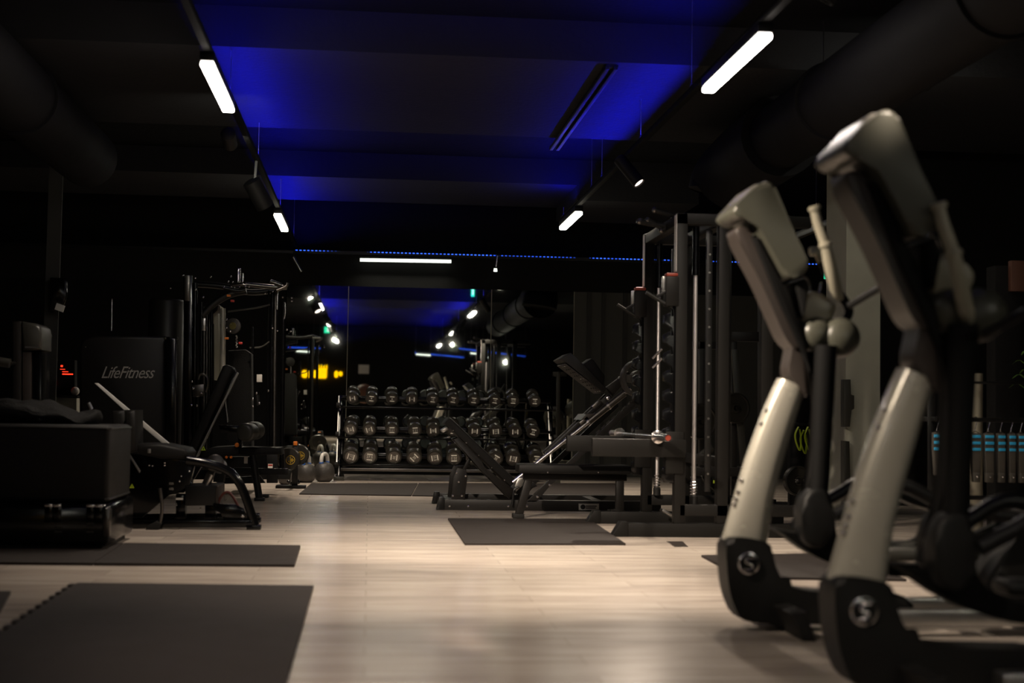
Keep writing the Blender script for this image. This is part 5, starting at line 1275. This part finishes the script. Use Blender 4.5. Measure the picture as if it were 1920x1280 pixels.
# ---------------------------------------------------------------- rear half of the gym, seen only in the mirror
def mir(px, py, Yreal):
    """the real point whose mirror image is seen at a pixel"""
    p = at(px, py, 2*YM-Yreal); return Vector((p.x, Yreal, p.z))
def rear():
    Yw = -8.9
    def word(label, cells):
        a = mir(cells[0][0], 700, Yw+0.1); t = thing('yellow_sign', label, 'sign', (a.x, Yw+0.06, 2.0))
        for x0, x1, y0, y1 in cells:
            p = mir(x0, y1, Yw+0.1); q = mir(x1, y0, Yw+0.1)
            MB().box(p.x, q.x, Yw+0.06, Yw+0.12, p.z, q.z, 0.06).build('sign_letter', 'sign_yellow', t)
        return t
    t = word('glowing yellow sign with a crown shape, left in the mirror', [(566, 576, 694, 708), (577, 585, 695, 708), (586, 594, 694, 708), (594, 613, 690, 709)])
    for k in range(4):
        x = 596+k*5; p = mir(x, 690, Yw+0.1); q = mir(x+3, 684, Yw+0.1)
        MB().box(p.x, q.x, Yw+0.06, Yw+0.12, p.z-0.05, q.z, 0.02).build('crown_point', 'sign_yellow', t)
    word('small glowing yellow sign, right of the crown sign in the mirror', [(627, 634, 695, 708), (635, 642, 696, 705)])
    for k, (x0, x1, y, lab) in enumerate(((780, 807, 664, 'rear white strip lamp, left of three in the middle of the mirror'), (882, 905, 662, 'rear white strip lamp, upper right of three in the mirror'), (893, 915, 668, 'rear white strip lamp, lower right of three in the mirror'), (556, 588, 658, 'rear white strip lamp above the yellow sign in the mirror'))):
        a = mir(x0, y, -6.5+k*0.3); b = mir(x1, y+2, -6.5+k*0.3)
        t = thing('rear_strip_lamp', lab, 'lamp', a)
        MB().tube([a, b], 0.022, 8).build('tube_light', 'lamp_green', t)
        MB().bar(a+Vector((0, 0, 0.04)), b+Vector((0, 0, 0.04)), 0.05, 0.03).build('housing', 'black_metal', t)
        for p in (a, b): MB().tube([p+Vector((0, 0, 0.05)), (p.x, p.y, 3.54)], 0.003, 6).build('hanger', 'dark_steel', t)
    for k, (x0, y0, x1, y1, lab) in enumerate(((778, 661, 870, 670, 'rear blue led line in the left half of the mirror middle'), (860, 653, 985, 668, 'rear blue led line crossing the right mirror seam'), (540, 651, 600, 653, 'rear blue led line over the yellow sign in the mirror'))):
        a = mir(x0, y0, -8.5+0.4*k); b = mir(x1, y1, -8.5+0.4*k)
        t = thing('rear_led_line', lab, 'led strip', a)
        MB().bar(a, b, 0.03, 0.025).build('strip', 'dotted_led', t)
        MB().bar(a-Vector((0, 0, 0.03)), b-Vector((0, 0, 0.03)), 0.05, 0.03).build('profile', 'black_metal', t)
        for p in (a, b): MB().tube([p, (p.x, p.y, 3.54)], 0.003, 6).build('hanger', 'dark_steel', t)
    for k, (x0, y0, x1, y1, Y, lab) in enumerate(((883, 539, 890, 556, 5.8, 'narrow green exit sign, tall in the mirror beside the right track'), (608, 613, 625, 624, -2.5, 'green exit sign at the lower end of the left track in the mirror'))):
        p = mir(x0, y1, Y); q = mir(x1, y0, Y)
        t = thing('exit_sign', lab, 'exit sign', ((p.x+q.x)/2, Y, p.z))
        MB().box(p.x, q.x, Y-0.02, Y+0.02, p.z, q.z, 0.004).build('sign_face', 'sign_green', t)
        MB().box(p.x+(q.x-p.x)*0.3, q.x-(q.x-p.x)*0.3, Y+0.02, Y+0.022, p.z+(q.z-p.z)*0.2, q.z-(q.z-p.z)*0.2).build('sign_symbol', 'sign_white', t)
        MB().tube([((p.x+q.x)/2, Y, q.z), ((p.x+q.x)/2, Y, 3.54)], 0.004, 6).build('hanger', 'dark_steel', t)
    # round pale ball, framed notice, wall with glass front
    p = mir(683, 738, -2.5)
    tag(MB().ball((p.x, -2.5, p.z), 0.26, u=24, v=16).build('exercise_ball', 'skin_tone'), 'large pinkish exercise ball seen in the mirror above the left dumbbells', 'ball')
    st = thing('ball_stand', 'black stand carrying the exercise ball, seen in the mirror', 'stand', (p.x, -2.5, 0))
    MB().lathe([(0.22, 0), (0.22, 0.03), (0.03, 0.05), (0.03, p.z-0.30), (0.02, p.z-0.262)], (p.x, -2.5, 0), (0, 0, 1), 24).build('stand_body', 'black_metal', st)
    a = mir(672, 700, Yw+0.02); b = mir(692, 684, Yw+0.02)
    t = thing('wall_notice', 'pale square notice seen in the mirror over the ball', 'notice', ((a.x+b.x)/2, Yw, (a.z+b.z)/2))
    MB().box(a.x, b.x, Yw-0.09, Yw+0.02, a.z, b.z).build('notice_sheet', 'white_plastic', t)
    # bright spotlights pointing at the mirror wall
    for k, (px, py, Y, lab, X) in enumerate(((848, 646, -3.0, 'rear spotlight, lone bright dot left of the right mirror seam', None), (948, 679, 2.0, 'rear spotlight low right of the right mirror seam', None), (1041, 566, 9.0, 'spotlight mirrored at the upper right corner of the mirror', None), (627, 637, -3.4, 'rear spotlight, lowest dot of the left track in the mirror', None), (583, 561, 10.9, 'spotlight next to the nearest left track lamp, brightest dot in the mirror', None))):
        c = mir(px, py, Y)
        t = thing('rear_spotlight', lab, 'spotlight', c, None)
        MB().lathe([(0.04, -0.20), (0.055, -0.19), (0.055, 0.0), (0.045, 0.0), (0.042, -0.015), (0, -0.016)], c, (0, 1, -0.25), 20).build('body', 'matte_black', t)
        MB().lathe([(0.043, -0.012), (0.0, -0.006)], c, (0, 1, -0.25), 20).build('lens', 'lens_bright', t)
        MB().tube([c+Vector((0, -0.1, 0.06)), (c.x, c.y-0.1, HT if abs(c.x-XL) < 0.15 else 3.54)], 0.006, 6).build('stem', 'black_metal', t)
rear()
# ---------------------------------------------------------------- floor mats
def floor_mat(label, c4, z=0.012, teeth=None, m='mat_rubber'):
    P = [fl(*p) for p in c4]
    poly = [(p.x, p.y) for p in P]
    if teeth is not None:
        i, n, d = teeth
        a = Vector(poly[i]); b = Vector(poly[(i+1) % len(poly)]); e = (b-a)/n; nn = Vector((e.y, -e.x)).normalized()*d
        seq = []
        for k in range(n):
            p = a+e*k
            for u, v in ((0.12, 0), (0.05, 1), (0.20, 1.35), (0.45, 1.35), (0.60, 1), (0.53, 0)):
                q = p+e*(u+0.15)+nn*v; seq.append((q.x, q.y))
        poly = poly[:i+1] + seq + poly[i+1:]
    o = MB().plate(poly, 0.0, z, 0.0).build('floor_mat', m)
    return tag(o, label, 'floor mat', 'rubber floor mats')
floor_mat('largest rubber floor mat in the left foreground with a jagged puzzle edge', [(588, 1103), (145, 1098), (-60, 1236), (-190, 1340), (515, 1360)][0:5], 0.015, (1, 14, 0.022))
floor_mat('sliver of a jagged rubber mat at the left picture edge', [(20, 1114), (-300, 1110), (-420, 1160), (0, 1150)], 0.015, (2, 8, -0.02))
floor_mat('flat rubber mat in the left middle, right piece ending near the aisle', [(563, 1026), (232, 1022), (176, 1060), (552, 1063)], 0.014)
floor_mat('flat rubber mat under the glossy trunk, seam on its right', [(230, 1022), (-170, 1018), (-290, 1056), (174, 1060)], 0.014)
floor_mat('square rubber mat in front of the flat bench', [(1104, 975), (840, 974), (872, 1022), (1173, 1022)], 0.012)
floor_mat('left mat laid under the front of the dumbbell rack', [(783, 907), (584, 907), (561, 927), (771, 930)], 0.010)
floor_mat('right mat laid under the front of the dumbbell rack', [(1160, 907), (785, 907), (773, 930), (1160, 938)], 0.010)
floor_mat('dark rubber mat behind the farther cross trainer', [(1560, 1040), (1315, 1044), (1390, 1085), (1700, 1090)], 0.012)
